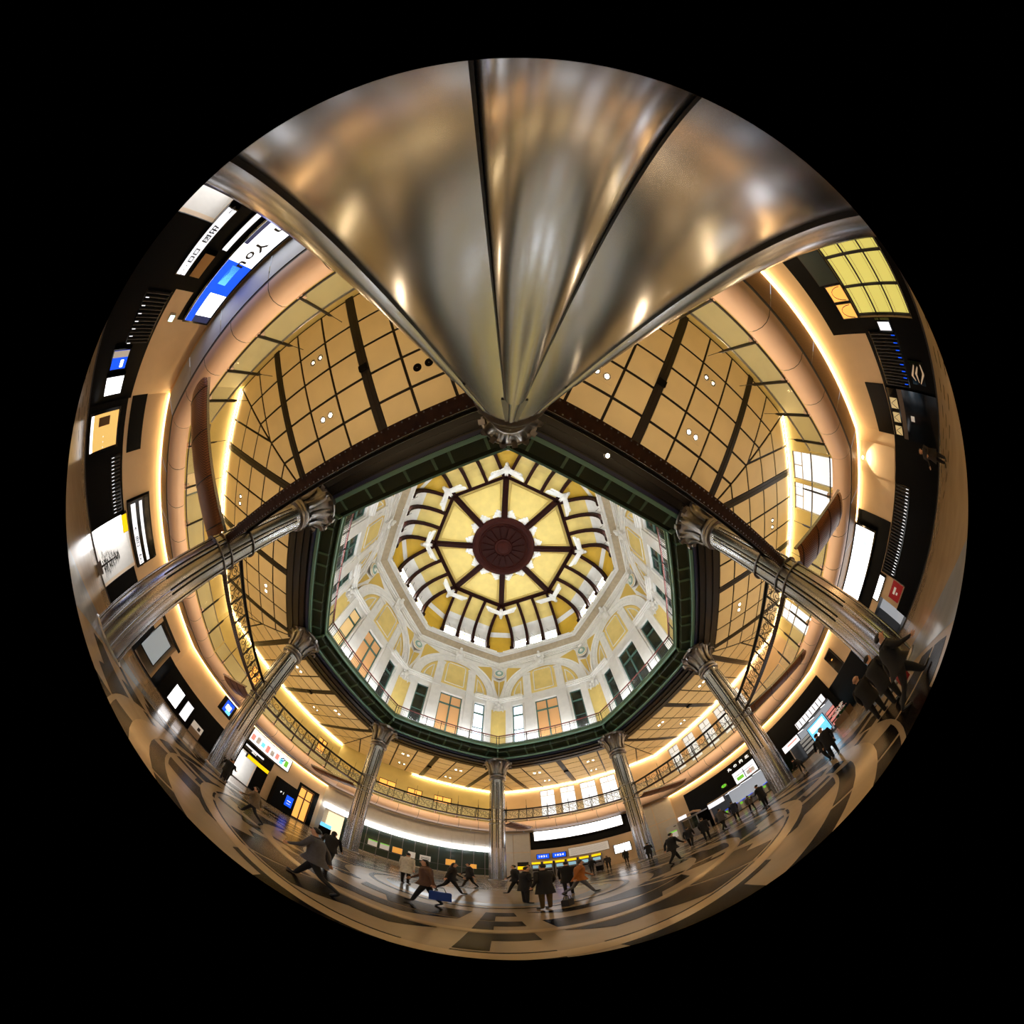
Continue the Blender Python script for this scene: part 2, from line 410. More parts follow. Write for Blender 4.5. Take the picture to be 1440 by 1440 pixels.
# ================================================================== DRUM WALL + CORNICE ==========
def wall_cells(m, r0, r1, us, zs, holes):
    us = sorted(set([u for h in holes for u in h[:2]]+list(us))); zs = sorted(set([z for h in holes for z in h[2:4]]+list(zs)))
    for a, b in zip(us, us[1:]):
        run = None
        for c, d in list(zip(zs, zs[1:]))+[(None, None)]:
            hole = c is None or any(h[0] <= (a+b)/2 <= h[1] and h[2] <= (c+d)/2 <= h[3] for h in holes)
            if hole:
                if run: m.box(r0, r1, a, b, run[0], run[1])
                run = None
            else: run = (run[0], d) if run else (c, d)
A = 11.04
def build_drum():
    H = A*T8
    holes = [(-1.03, 1.03, 13.6, 18.5), (2.2, 3.22, 13.6, 18.5), (-3.22, -2.2, 13.6, 18.5)]
    w = MB(); wall_cells(w, A, A+.35, (-H-.14, H+.14), (13.1, 25.0), holes); wallm = w.mesh('wall_drum', WHITE)
    lun = MB(); n = 24
    lun.extr([(A-.03, 3.3*math.cos(math.pi*i/n), 19.6+3.3*math.sin(math.pi*i/n)) for i in range(n+1)], (.03, 0, 0)); lunm = lun.mesh('lunette', YELL)
    arch = MB()
    for r0, r1, d in ((3.3, 3.5, .12), (3.5, 3.95, .2), (3.95, 4.15, .3)):
        vs = []; fs = []
        for i in range(33):
            t = math.pi*i/32; c, s = math.cos(t), math.sin(t)
            vs += [(A, r0*c, 19.6+r0*s), (A-d, r0*c, 19.6+r0*s), (A-d, r1*c, 19.6+r1*s), (A, r1*c, 19.6+r1*s)]
        for i in range(32):
            for q in range(3): fs.append((4*i+q, 4*i+q+1, 4*i+5+q, 4*i+4+q))
        arch.add(vs, fs)
    archm = arch.mesh('archivolt', WHITE)
    ros = MB()
    for i in range(26):
        t = math.pi*(i+.5)/26; ros.ell((A-.2, 3.72*math.cos(t), 19.6+3.72*math.sin(t)), (.05, .09, .09), 6, 4)
    rosm = ros.mesh('arch_rosettes', WHITE)
    key = MB(); key.extr([(A, -.36, 22.95), (A, .36, 22.95), (A, .46, 24.45), (A, -.46, 24.45)], (-.42, 0, 0))
    key.ell((A-.5, 0, 24.3), (.22, .28, .34), 10, 8); key.ell((A-.55, 0, 24.75), (.16, .17, .2), 8, 6); key.ell((A-.45, 0, 23.4), (.12, .26, .3), 8, 6)
    for s in (-1, 1): key.ell((A-.42, s*.42, 24.0), (.12, .14, .3), 8, 6)
    keym = key.mesh('keystone', WHITE, True)
    pil = MB()
    for s in (-1, 1):
        pil.box(A-.13, A, s*1.25, s*2.0, 13.6, 22.42); pil.box(A-.17, A, s*1.2, s*2.05, 19.1, 19.35); pil.box(A-.19, A, s*1.2, s*2.05, 22.15, 22.42)
        pil.ell((A-.15, s*1.62, 21.3), (.05, .12, .5), 8, 6); pil.ell((A-.15, s*1.62, 21.7), (.06, .2, .16), 8, 6)
    pilm = pil.mesh('pilaster', WHITE)
    fr = MB()
    def line(pts, r=.055): fr.tube([(A-.06, u, z) for u, z in pts], r, 4, True)
    line([(-.92, 19.85), (.92, 19.85), (.92, 22.35), (.75, 22.6), (-.75, 22.6), (-.92, 22.35)])
    for s in (-1, 1):
        pts = [(s*2.25, 19.85), (s*2.95, 19.85)]
        for t in np.linspace(.09, .78, 6): pts.append((s*2.98*math.cos(t), 19.6+2.98*math.sin(t)))
        pts = [p for p in pts if abs(p[0]) >= 2.24]; pts.append((s*2.25, 19.6+math.sqrt(2.98**2-2.25**2))); line(pts)
    fr.cur = 1
    for rr, dd in ((3.27, .05), (4.2, .03)): fr.tube([(A-dd, rr*math.cos(math.pi*i/32), 19.6+rr*math.sin(math.pi*i/32)) for i in range(33)], .035, 4)
    frm = fr.mesh('panel_moulding', [WHITE, OCHRE])
    sp = MB(); sl = MB()
    for s in (-1, 1):
        def ex(u): return 19.6+math.sqrt(max(0, 4.27**2-u*u))
        us = np.linspace(1.9, 3.75, 8)
        sp.extr([(A-.02, s*u, ex(u)) for u in us]+[(A-.02, s*3.75, 23.7), (A-.02, s*3.6, 24.05)], (.02, 0, 0))
        us = np.linspace(4.18, 4.26, 3)
        sp.extr([(A-.02, s*4.5, 20.0), (A-.02, s*4.52, 22.1), (A-.02, s*3.95, 22.2), (A-.02, s*4.18, 21.1)], (.02, 0, 0))
    spm = sp.mesh('spandrel', OCHRE)
    co = MB()
    for s in (-1, 1):
        co.box(A-.14, A, s*3.3, s*3.82, 13.6, 19.2)
        for z0, z1, d in ((19.1, 19.25, .2), (19.25, 19.42, .3), (19.42, 19.52, .38)): co.box(A-d, A, s*2.08, s*(H-.02), z0, z1)
        co.box(A-.08, A, s*2.06, s*2.2, 13.6, 18.6); co.box(A-.08, A, s*1.03, s*1.25, 13.6, 18.6)
    for s in (0,): co.box(A-.06, A, -3.3, 3.3, 18.55, 18.75)
    com = co.mesh('corner_pilaster', WHITE)
    cy = MB()
    for s in (-1, 1): cy.box(A-.03, A, s*3.86, s*(H-.01), 13.6, 18.1)
    cym = cy.mesh('corner_panel', YELL)
    en = MB()
    for r, z0, z1 in ((A-.12, 24.15, 24.35), (A-.2, 24.35, 24.6), (A-.3, 24.6, 24.86)): en.sweep([(A, z0), (r, z0), (r, z1), (A, z1)], closed=True)
    enm = en.mesh('entablature', WHITE)
    # vertex ornaments (built at angle 0, facing the axis)
    RV = A/math.cos(math.pi/8)
    md = MB()
    def disc(r, d, mi):
        md.cur = mi; md.extr([(RV-.34, r*math.cos(2*math.pi*i/24), 23.0+r*math.sin(2*math.pi*i/24)) for i in range(24)], (-d, 0, 0))
    disc(.62, .1, 0); disc(.54, .14, 2); disc(.5, .18, 0); disc(.42, .22, 1); disc(.2, .25, 0); md.cur = 0; md.ell((RV-.62, 0, 23.02), (.08, .13, .17), 8, 6)
    md.ell((RV-.45, 0, 23.85), (.14, .3, .2), 8, 6)
    mdm = md.mesh('medallion', [WHITE, mat('medallion_green', '#8aa99c', .5), OCHRE], True)
    cr = MB()
    for y, z, ry, rz in ((0, 18.75, .2, .26), (-.3, 18.55, .14, .2), (.3, 18.55, .14, .2), (-.42, 18.2, .08, .3), (.42, 18.2, .08, .3), (0, 18.3, .1, .22), (-.2, 19.0, .16, .12), (.2, 19.0, .16, .12)):
        cr.ell((RV-.28+abs(y)*.2, y, z), (.1, ry, rz), 8, 6)
    crm = cr.mesh('crest', WHITE, True)
    # windows
    def window(u0, u1, mull):
        f = MB(); a = A+.12; z0, z1 = 13.6, 18.5; b = .09
        f.box(a, a+.08, u0, u0+b, z0, z1); f.box(a, a+.08, u1-b, u1, z0, z1); f.box(a, a+.08, u0, u1, z1-b, z1); f.box(a, a+.08, u0, u1, z0, z0+.5)
        f.box(a-.02, a+.08, u0, u1, 17.25, 17.4)
        if mull: f.box(a-.02, a+.08, -.06, .06, z0, z1)
        else: f.box(a, a+.06, u0, u1, 15.6, 15.66)
        return f.mesh('window', WFRAME)
    wmid, wl, wr = window(-1.03, 1.03, True), window(2.2, 3.22, False), window(-3.22, -2.2, False)
    pm = MB().box(A+.2, A+.23, -1.0, 1.0, 13.7, 18.45); gm = lambda m: m
    # a lit corridor behind the windows
    rm = MB(); rm.cur = 0
    rm.add([(A+2.2, -H-.8, 13.5), (A+2.2, H+.8, 13.5), (A+2.2, H+.8, 19.5), (A+2.2, -H-.8, 19.5)], [(0, 1, 2, 3)])
    rm.add([(A+.36, -H-.1, 19.4), (A+.36, H+.1, 19.4), (A+2.2, H+.8, 19.4), (A+2.2, -H-.8, 19.4)], [(0, 1, 2, 3)])
    corm = rm.mesh('corridor_wall', mat('corridor_wall', '#a98a5c', .6))
    pane_kinds = {0: (GLASSD, GLASSD, GLASSD), 1: (GLASSD, GLASSD, GLASSD), 2: (GLASSD, GLASSD, GLASSD), 3: (ORANGEW, DAY2, GLASSD), 4: (ORANGEW, GLASSD, DAY2), 5: (ORANGEW, ORANGED, GLASSD), 6: (GLASSD, GLASSD, GLASSD), 7: (GLASSD, GLASSD, GLASSD)}
    for j in range(8):
        root = obj('wall_drum', wallm, None, (0, 0, 0), ROT[j], kind='structure', cat='wall', label='white and yellow arched drum wall above '+BAY[j])
        for nm, me in (('lunette', lunm), ('archivolt', archm), ('arch_rosettes', rosm), ('keystone', keym), ('pilaster', pilm), ('panel_moulding', frm), ('spandrel', spm), ('corner_pilaster', com), ('corner_panel', cym), ('entablature', enm), ('corridor_wall', corm)):
            o = obj(nm, me, root)
            if nm == 'arch_rosettes': o['kind'] = 'stuff'
        for nm, me in (('medallion', mdm), ('crest', crm)): obj(nm, me, root, rz=math.pi/8)
        kinds = pane_kinds[j]
        for q, (me, u0, u1) in enumerate(((wmid, -1.0, 1.0), (wl, 2.22, 3.2), (wr, -3.2, -2.22))):
            wd = obj('window', me, root)
            MB().box(A+.19, A+.2, u0, u1, 13.7, 17.3).build('pane', kinds[q], wd); MB().box(A+.19, A+.2, u0, u1, 17.35, 18.45).build('pane', kinds[q], wd)
    # cornice ring
    c = MB(); c.cur = 0
    c.sweep([(10.75, 24.86), (10.9, 24.8)]); c.sweep([(10.2, 25.25), (10.1, 25.22), (9.97, 25.32), (9.92, 25.4), (9.85, 25.5), (9.85, 25.72), (9.95, 25.8), (10.3, 25.8)])
    c.cur = 1; c.sweep([(10.75, 24.88), (10.2, 25.24)])
    cm = c.mesh('trim_cornice', [WHITE, TAN]); dn = MB(); 
    for i in range(44):
        t = -4.0+8.0*(i+.5)/44; dn.box(9.88, 9.96, t-.05, t+.05, 25.26, 25.4)
    dm = dn.mesh('dentils', WHITE)
    for j in range(8):
        o = obj('trim_cornice', cm, None, (0, 0, 0), ROT[j], kind='structure', cat='cornice', label='white cornice with tan soffit above '+BAY[j])
        d = obj('dentils', dm, o); d['kind'] = 'stuff'
DAY2 = mat('painted_reflection_pane', (.8, .88, 1), emit=1.3)  # glow stands in for daylight reflected in the drum windows
ORANGED = mat('dim_orange_pane', (.75, .5, .22), emit=.5)
build_drum()
# ================================================================== GALLERY ======================
def build_gallery():
    g = MB(); g.cur = 0
    g.sweep([(11.05, 13.6), (10.09, 13.6)]); g.sweep([(10.09, 13.2), (10.3, 13.2), (10.3, 12.86), (10.82, 12.7), (10.82, 12.45), (10.98, 12.41), (11.1, 13.2)])
    g.cur = 1; g.sweep([(10.09, 13.6), (10.05, 13.6), (10.05, 13.5), (10.09, 13.5)], closed=True); g.sweep([(10.09, 13.5), (10.09, 13.28)])
    g.cur = 2; g.sweep([(10.04, 13.28), (10.13, 13.28), (10.13, 13.17), (10.04, 13.17)], closed=True); g.sweep([(10.8, 12.5), (10.98, 12.5), (10.98, 12.4), (10.8, 12.4)], closed=True)
    gm = g.mesh('trim_gallery', [GREEN, GREEN2, TEAL])
    br = MB(); br.extr([(10.3, -.06, 13.18), (10.3, -.06, 12.84), (10.82, -.06, 12.62), (10.82, -.06, 12.5), (10.9, -.06, 12.7)], (0, .12, 0)); brm = br.mesh('bracket', GREEN2)
    hr = MB(); hr.sweep([(10.12, 14.5), (10.19, 14.5), (10.19, 14.58), (10.12, 14.58)], -.998, .998, closed=True); hrm = hr.mesh('handrail', RAILR)
    lr = MB()
    for z in (13.68, 14.32): lr.sweep([(10.14, z), (10.17, z), (10.17, z+.03), (10.14, z+.03)], -.998, .998, closed=True)
    lrm = lr.mesh('rail_bar', IRON)
    ba = MB(); n = 66
    for i in range(n):
        t = -4.15+8.3*(i+.5)/n; ba.box(10.147, 10.163, t-.008, t+.008, 13.6, 14.5)
    bam = ba.mesh('balusters', IRON); pom = MB().box(10.13, 10.18, -.025, .025, 13.6, 14.5).mesh('post', IRON)
    for j in range(8):
        g = obj('trim_gallery', gm, None, (0, 0, 0), ROT[j], kind='structure', cat='gallery', label='green gallery edge with bracketed soffit above '+BAY[j])
        for t in (-3.5, -2.0, -1.28, 0, 1.28, 2.0, 3.5): obj('bracket', brm, g, (0, t, 0))
        obj('bracket', brm, g, (.55, .0, 0), None).location = (.62*math.cos(math.pi/8), .62*math.sin(math.pi/8)+0, 0); g.children[-1].rotation_euler = (0, 0, math.pi/8)
        r = empty('gallery_railing', (0, 0, 0), ROT[j], cat='railing', group='gallery railings', label='black iron gallery railing with red-brown handrail above '+BAY[j])
        obj('handrail', hrm, r); obj('rail_bar', lrm, r); b = obj('balusters', bam, r); b['kind'] = 'stuff'
        for t in np.linspace(-4.1, 4.1, 8): obj('post', pom, r, (0, t, 0))
        # added fill strip on the gallery floor, there only to brighten the drum
        li = bpy.data.lights.new('gallery_fill_light', 'AREA'); li.shape = 'RECTANGLE'; li.size = .12; li.size_y = 6.5; li.energy = LIGHT['uplight']; li.color = (.95, .97, 1)
        lo = bpy.data.objects.new('gallery_fill_light', li); COL.objects.link(lo); lo.location = bay_loc(j, 10.35, 0, 13.64)
        lo.rotation_euler = Matrix.Rotation(ROT[j], 3, 'Z').to_4x4().to_euler(); lo.rotation_euler = (math.pi, 0, ROT[j])
        tag(lo, 'added slim fill light on the gallery floor above '+BAY[j], 'lamp', 'added gallery fill lights')
    # ring beam
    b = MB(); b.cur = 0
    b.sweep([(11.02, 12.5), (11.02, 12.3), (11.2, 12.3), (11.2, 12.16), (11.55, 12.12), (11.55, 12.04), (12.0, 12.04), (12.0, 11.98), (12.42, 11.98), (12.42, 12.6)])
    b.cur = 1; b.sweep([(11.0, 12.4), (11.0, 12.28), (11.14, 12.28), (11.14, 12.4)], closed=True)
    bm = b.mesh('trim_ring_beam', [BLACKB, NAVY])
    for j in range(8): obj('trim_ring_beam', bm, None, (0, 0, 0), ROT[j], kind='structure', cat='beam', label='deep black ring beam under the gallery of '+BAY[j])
build_gallery()
# ================================================================== AISLE CEILING ================
def clip_hip(poly, g=.07):
    """clip an (r,t) polygon to |t| < r*T8 - g"""
    for s in (1, -1):
        f = lambda p: p[0]*T8-g-s*p[1]
        out = []
        for i, p in enumerate(poly):
            q = poly[(i+1) % len(poly)]; a, b = f(p), f(q)
            if a >= 0: out.append(p)
            if a*b < 0:
                t = a/(a-b); out.append((p[0]+(q[0]-p[0])*t, p[1]+(q[1]-p[1])*t))
        poly = out
        if len(poly) < 3: return []
    return poly
ROWS = [12.46, 13.65, 15.0, 16.35, 17.75, 19.32]
COLS = [(.22, 1.54), (1.66, 3.09), (3.21, 4.49), (4.92, 6.2), (6.32, 8.0)]
def build_aisle_ceiling():
    back = MB(); back.sweep([(12.4, 12.07), (19.6, 12.07)]); backm = back.mesh('ceiling_aisle', CDARK)
    cells = []
    for r0, r1 in zip(ROWS, ROWS[1:]):
        for c0, c1 in COLS:
            for s in (1, -1):
                p = clip_hip([(r0+.06, s*c0), (r1-.06, s*c0), (r1-.06, s*c1), (r0+.06, s*c1)])
                if p: cells.append(p)
    metas = [MB().extr([(x, y, 12.0) for x, y in p], (0, 0, .04)).mesh('ceiling_panel', PANEL) for p in cells]
    allm = MB()
    for p in cells: allm.extr([(x, y, 12.0) for x, y in p], (0, 0, .04))
    allm = allm.mesh('ceiling_panels', PANEL)
    beam = MB(); beam.box(12.42, 19.4, -.19, .19, 11.97, 12.06); beam.box(12.42, 19.4, -.03, .03, 11.955, 11.97); beamm = beam.mesh('beam', CDARK)
    vent = MB().box(-.14, .14, -.2, .2, 11.86, 11.97).box(-.09, .09, -.22, -.2, 11.88, 11.95).mesh('vent_box', BLACK)
    for j in range(8):
        c = obj('ceiling_aisle', backm, None, (0, 0, 0), ROT[j], kind='structure', cat='ceiling', label='cream panelled aisle ceiling with dark joints over '+BAY[j])
        if j in (3, 4): o = obj('ceiling_panels', allm, c); o['kind'] = 'stuff'
        else:
            for me in metas: obj('ceiling_panel', me, c)
        for t in (-4.7, 0, 4.7):
            b = obj('beam', beamm, c, (0, t, 0))
            if t == 0: obj('vent_box', vent, b, (15.4, 0, 0))
    # downlights
    dl = MB(); dl.box(-.26, .26, -.55, .55, 11.985, 12.0); plate = dl.mesh('plate', PANEL)
    ring = MB().lathe([(.09, 11.99), (.15, 11.99), (.15, 11.96), (.09, 11.97)], 16).mesh('bezel', GREYM)
    bulb = MB().ell((0, 0, 11.975), (.085, .085, .03), 12, 6).mesh('bulb', LAMPW)
    bulb2 = MB().ell((0, 0, 11.98), (.05, .05, .02), 10, 6).mesh('bulb', LAMPW)
    for j in range(8):
        for r, t in ((14.3, -2.35), (14.3, 2.3), (17.15, 2.2), (17.15, -2.2)):
            big = r < 15
            if j == 7 and big and t > 0: continue
            o = empty('downlight', bay_loc(j, r, t, 0), ROT[j], cat='lamp', group='twin ceiling downlights',
                      label='%s downlight over %s, near the column %s' % ('inner twin' if big else 'outer twin', SHORT[j], 'shared with ' + SHORT[(j+(1 if t > 0 else -1)) % 8]))
            if big: obj('plate', plate, o)
            for y in (-.22, .22):
                obj('bezel', ring, o, (0, y, 0)); bb = obj('bulb', bulb if big else bulb2, o, (0, y, 0))
            li = bpy.data.lights.new('downlight_lamp', 'SPOT'); li.energy = LIGHT['spot']*(1 if big else .45); li.spot_size = 1.9; li.spot_blend = .6; li.color = (1, .74, .46); li.shadow_soft_size = .1
            lo = bpy.data.objects.new('downlight_lamp', li); COL.objects.link(lo); lo.parent = o; lo.location = (0, 0, 11.9)
    sp = MB().box(-.22, .22, -.5, .5, 11.985, 12.0).mesh('plate', PANEL); cone = MB().lathe([(.17, 11.98), (.14, 11.97), (.05, 11.985), (.01, 11.975)], 20).mesh('cone', BLACK)
    for j, r, t2 in ((7, 14.3, 2.32),):
        o = empty('ceiling_speaker', bay_loc(j, r, t2, 0), ROT[j], cat='speaker', label='twin round black ceiling speaker over '+BAY[j])
        obj('plate', sp, o)
        for y in (-.24, .24): obj('cone', cone, o, (0, y, 0))
    bl = empty('beam_spotlight', bay_loc(0, 11.55, -.8, 0), ROT[0], cat='lamp', label='small round spotlight under the black ring beam')
    MB().lathe([(.11, 12.1), (.11, 11.99), (.08, 11.98)], 16).build('bezel', GREYM, bl); MB().ell((0, 0, 11.99), (.08, .08, .03), 10, 6).build('bulb', LAMPW, bl)
build_aisle_ceiling()
# ================================================================== COLUMNS ======================
def build_columns():
    SH = .53
    base = MB().lathe([(.62, 0), (.62, .05), (.58, .09), (.54, .12)], 48).mesh('base', STEEL2, True)
    sh = MB(); sh.lathe([(SH, .02), (SH, 5.2), (SH, 10.4)], 64); shaft = sh.mesh('shaft', STEEL, True)
    def half(w, d, z0, z1, taper=False):
        m = MB(); n = 8; vs = []; fs = []
        zs = [z0, z1-.5, z1] if taper else [z0, z1]
        for iz, z in enumerate(zs):
            k = .35 if (taper and iz == 2) else 1
            for i in range(n+1):
                t = math.pi*i/n; vs.append((SH-.02+d*math.sin(t)*k, -w*math.cos(t)*k, z))
        for q in range(len(zs)-1):
            for i in range(n): a = q*(n+1)+i; fs.append((a, a+1, a+n+2, a+n+1))
        fs.append(tuple(range(n+1))); fs.append(tuple(reversed(range((len(zs)-1)*(n+1), len(zs)*(n+1)))))
        return m.add(vs, fs)
    strip = half(.042, .05, 3.45, 10.25, True).mesh('strip', STEEL, True)
    gr = MB(); gr.box(SH-.02, SH+.004, -.085, -.042, 3.45, 10.0); gr.box(SH-.02, SH+.004, .042, .085, 3.45, 10.0); groove = gr.mesh('groove', SLOT)
    cover = half(.067, .057, .1, 3.45).mesh('cover_strip', STEEL, True)
    seam = MB().box(SH-.02, SH+.003, -.0655, -.0625, .1, 3.45).box(SH-.02, SH+.003, .0625, .0655, .1, 3.45).mesh('seam', SLOT)
    def band(z, r=.6, h=.05): return MB().lathe([(SH, z-h), (r, z-h), (r, z+h), (SH, z+h)], 48).mesh('band', STEEL2, True)
    bands = [band(5.9, .605, .02), band(6.3, .605, .02), band(7.4, .605, .02)]
    neck = MB().lathe([(SH, 10.3), (.62, 10.32), (.66, 10.42), (.62, 10.52), (.58, 10.56), (.62, 10.62), (.64, 10.72), (.6, 10.8), (.55, 10.84)], 48).mesh('neck', STEEL2, True)
    bell = MB().lathe([(.54, 10.8), (.56, 11.2), (.64, 11.6), (.8, 11.95), (.98, 12.1)], 48).mesh('bell', STEEL2, True)
    rim = MB().lathe([(.9, 12.08), (1.04, 12.1), (1.06, 12.18), (1.02, 12.26), (.3, 12.3)], 48).mesh('abacus', STEEL2, True)
    lf = MB(); vs = []; fs = []
    prof = [(.57, 10.86, .15), (.62, 11.3, .17), (.74, 11.65, .17), (.93, 11.9, .15), (1.07, 11.86, .12), (1.08, 11.68, .09)]
    for r, z, w in prof: vs += [(r+.02, -w, z), (r+.09, -w*.5, z), (r+.09, w*.5, z), (r+.02, w, z)]
    for i in range(len(prof)-1):
        for q in range(3): a = 4*i+q; fs.append((a, a+1, a+5, a+4))
    lf.add(vs, fs); leaf = lf.mesh('leaf', STEEL2, True)
    block = MB().box(.9, 1.14, -.1, .1, 11.98, 12.2).mesh('bracket', STEEL2)
    for k in range(8):
        R = 12.1 if k == 0 else 12.0
        c = empty('steel_column', (R*math.cos(VANG[k]), R*math.sin(VANG[k]), 0), VANG[k]+math.pi, cat='column', group='brushed steel columns around the hall',
                  label='tall brushed steel column with leafy capital '+vert(k))
        obj('base', base, c); obj('shaft', shaft, c)
        off = -.02 if k == 0 else 0
        for i in range(8):
            a = 2*math.pi*i/8+off
            for nm, me in (('strip', strip), ('groove', groove), ('cover_strip', cover), ('seam', seam)): obj(nm, me, c, rz=a)
            obj('leaf', leaf, c, rz=a+.2); obj('bracket', block, c, rz=a+.2+math.pi/8)
        for me in bands: obj('band', me, c)
        obj('neck', neck, c); obj('bell', bell, c); obj('abacus', rim, c)
build_columns()
# ================================================================== LATTICE GIRDERS ==============
def build_girders():
    r = 11.3; L = 12*math.sin(math.pi/8)-.5
    bot = MB().box(r-.14, r+.14, -L, L, 6.33, 6.38).box(r-.03, r+.03, -L, L, 6.38, 6.46).mesh('bottom_flange', RUST)
    top = MB().box(r-.1, r+.1, -L, L, 7.32, 7.37).box(r-.03, r+.03, -L, L, 7.25, 7.32).mesh('top_flange', IRON)
    rv = MB()
    for i in range(58):
        t = -L+.08+(2*L-.16)*i/57
        for x in (-.1, .1): rv.ell((r+x, t, 6.325), (.018, .018, .014), 6, 4)
    rvm = rv.mesh('rivets', STEEL2)
    bar = MB().box(r-.02, r+.02, -.022, .022, 6.4, 7.3).mesh('upright', IRON)
    def spiral(c, r0, turns, a0, s):
        return [(r, c[0]+s*r0*(1-.78*q/14)*math.cos(a0+turns*2*math.pi*q/14), c[1]+r0*(1-.78*q/14)*math.sin(a0+turns*2*math.pi*q/14)) for q in range(15)]
    sc1 = MB()
    p = [(r, -.46, 6.47), (r, -.35, 6.8)]
    sc1.tube(spiral((-.18, 6.98), .24, 1.3, math.pi, 1), .016, 5); sc1.tube(spiral((.2, 6.7), .22, 1.3, 0, 1), .016, 5)
    sc1.tube([(r, -.46, 6.5), (r, -.42, 6.98)], .016, 5); sc1.tube([(r, .42, 6.7), (r, .46, 7.2)], .016, 5)
    sc1.tube([(r, -.45, 6.48), (r, 0, 6.8), (r, .45, 7.24)], .014, 5); sc1.tube(spiral((.22, 7.08), .13, 1.2, 2, 1), .012, 5); sc1.tube(spiral((-.24, 6.62), .12, 1.2, 5, 1), .012, 5)
    scr = sc1.mesh('scroll', IRON)
    lf = MB()
    for q in range(3): lf.ell((r-.16+.02*q, .1*q, 6.32), (.03, .12, .014), 8, 4, Matrix.Rotation(.3*q, 3, 'Z'))
    leaf = lf.mesh('leaf_ornament', RUST)
    n = 8
    for j in range(8):
        g = empty('lattice_girder', (0, 0, 0), ROT[j], cat='girder', group='scrolled iron girders between columns', label='scrolled iron lattice girder joining the two columns before '+BAY[j])
        obj('bottom_flange', bot, g); obj('top_flange', top, g); o = obj('rivets', rvm, g); o['kind'] = 'stuff'
        for i in range(n+1): obj('upright', bar, g, (0, -L+2*L*i/n, 0))
        for i in range(n):
            o = obj('scroll', scr, g, (0, -L+2*L*(i+.5)/n, 0))
        # added warm fill strip on the top flange to brighten ceiling and balcony
        li = bpy.data.lights.new('girder_fill_light', 'AREA'); li.shape = 'RECTANGLE'; li.size = 7.2; li.size_y = .12; li.energy = LIGHT['girder']; li.color = (1, .7, .38)
        lo = bpy.data.objects.new('girder_fill_light', li); COL.objects.link(lo); lo.location = bay_loc(j, r+.02, 0, 7.4)
        d = Vector((math.cos(ROT[j])*1., math.sin(ROT[j])*1., .12)); lo.rotation_euler = d.to_track_quat('-Z', 'Y').to_euler()
        tag(lo, 'added slim warm fill light along the girder top before '+BAY[j], 'lamp', 'added girder fill lights')
        for t in (-2.6, -1.2, 1.2, 2.6): obj('leaf_ornament', leaf, g, (.05, t, .02))
build_girders()
# ================================================================== BRONZE MESH ARMS =============
def build_arms():
    ends = {7: (-9.9, -13.8), 1: (12.5, -10.95), 6: (-15.9, .9), 5: (-12.9, 8.9), 4: (2.25, 16.2), 2: (15.6, -3.2), 3: (13.2, 9.6)}
    for k, (ex, ey) in ends.items():
        c = Vector((12*math.cos(VANG[k]), 12*math.sin(VANG[k]), 0)); e = Vector((ex, ey, 0)); d = (e-c); L = d.length; a = math.atan2(d.y, d.x)
        o = empty('mesh_footbridge', (c.x, c.y, 6.2), a, cat='footbridge', group='bronze mesh footbridges from columns to balcony', label='bronze mesh footbridge from balcony to the column '+vert(k))
        w = .72; n = 10; prof = [(-w*math.cos(math.pi*i/n), -.22*math.sin(math.pi*i/n)) for i in range(n+1)]
        tr = MB(); S = [.55, L*.25, L*.5, L*.75, L-.5, L-.15, L]; vs = []; fs = []
        K = [1, 1, 1, 1, 1, .85, .5]
        for x, q in zip(S, K):
            for y, z in prof: vs.append((x, y*q, z*q))
        for i in range(len(S)-1):
            for m in range(n): b = i*(n+1)+m; fs.append((b, b+1, b+n+2, b+n+1))
        tr.add(vs, fs).build('trough', BRONZE, o, True)
        hm = MB().tube([(0, y, z-.005) for y, z in prof], .018, 5).mesh('hoop', IRON)
        for x in np.linspace(.8, L-.5, 4): obj('hoop', hm, o, (x, 0, 0))
        for s in (-1, 1): MB().box(.5, L-.2, s*w-.02, s*w+.02, -.02, .1).build('side_rail', STEEL, o)
build_arms()
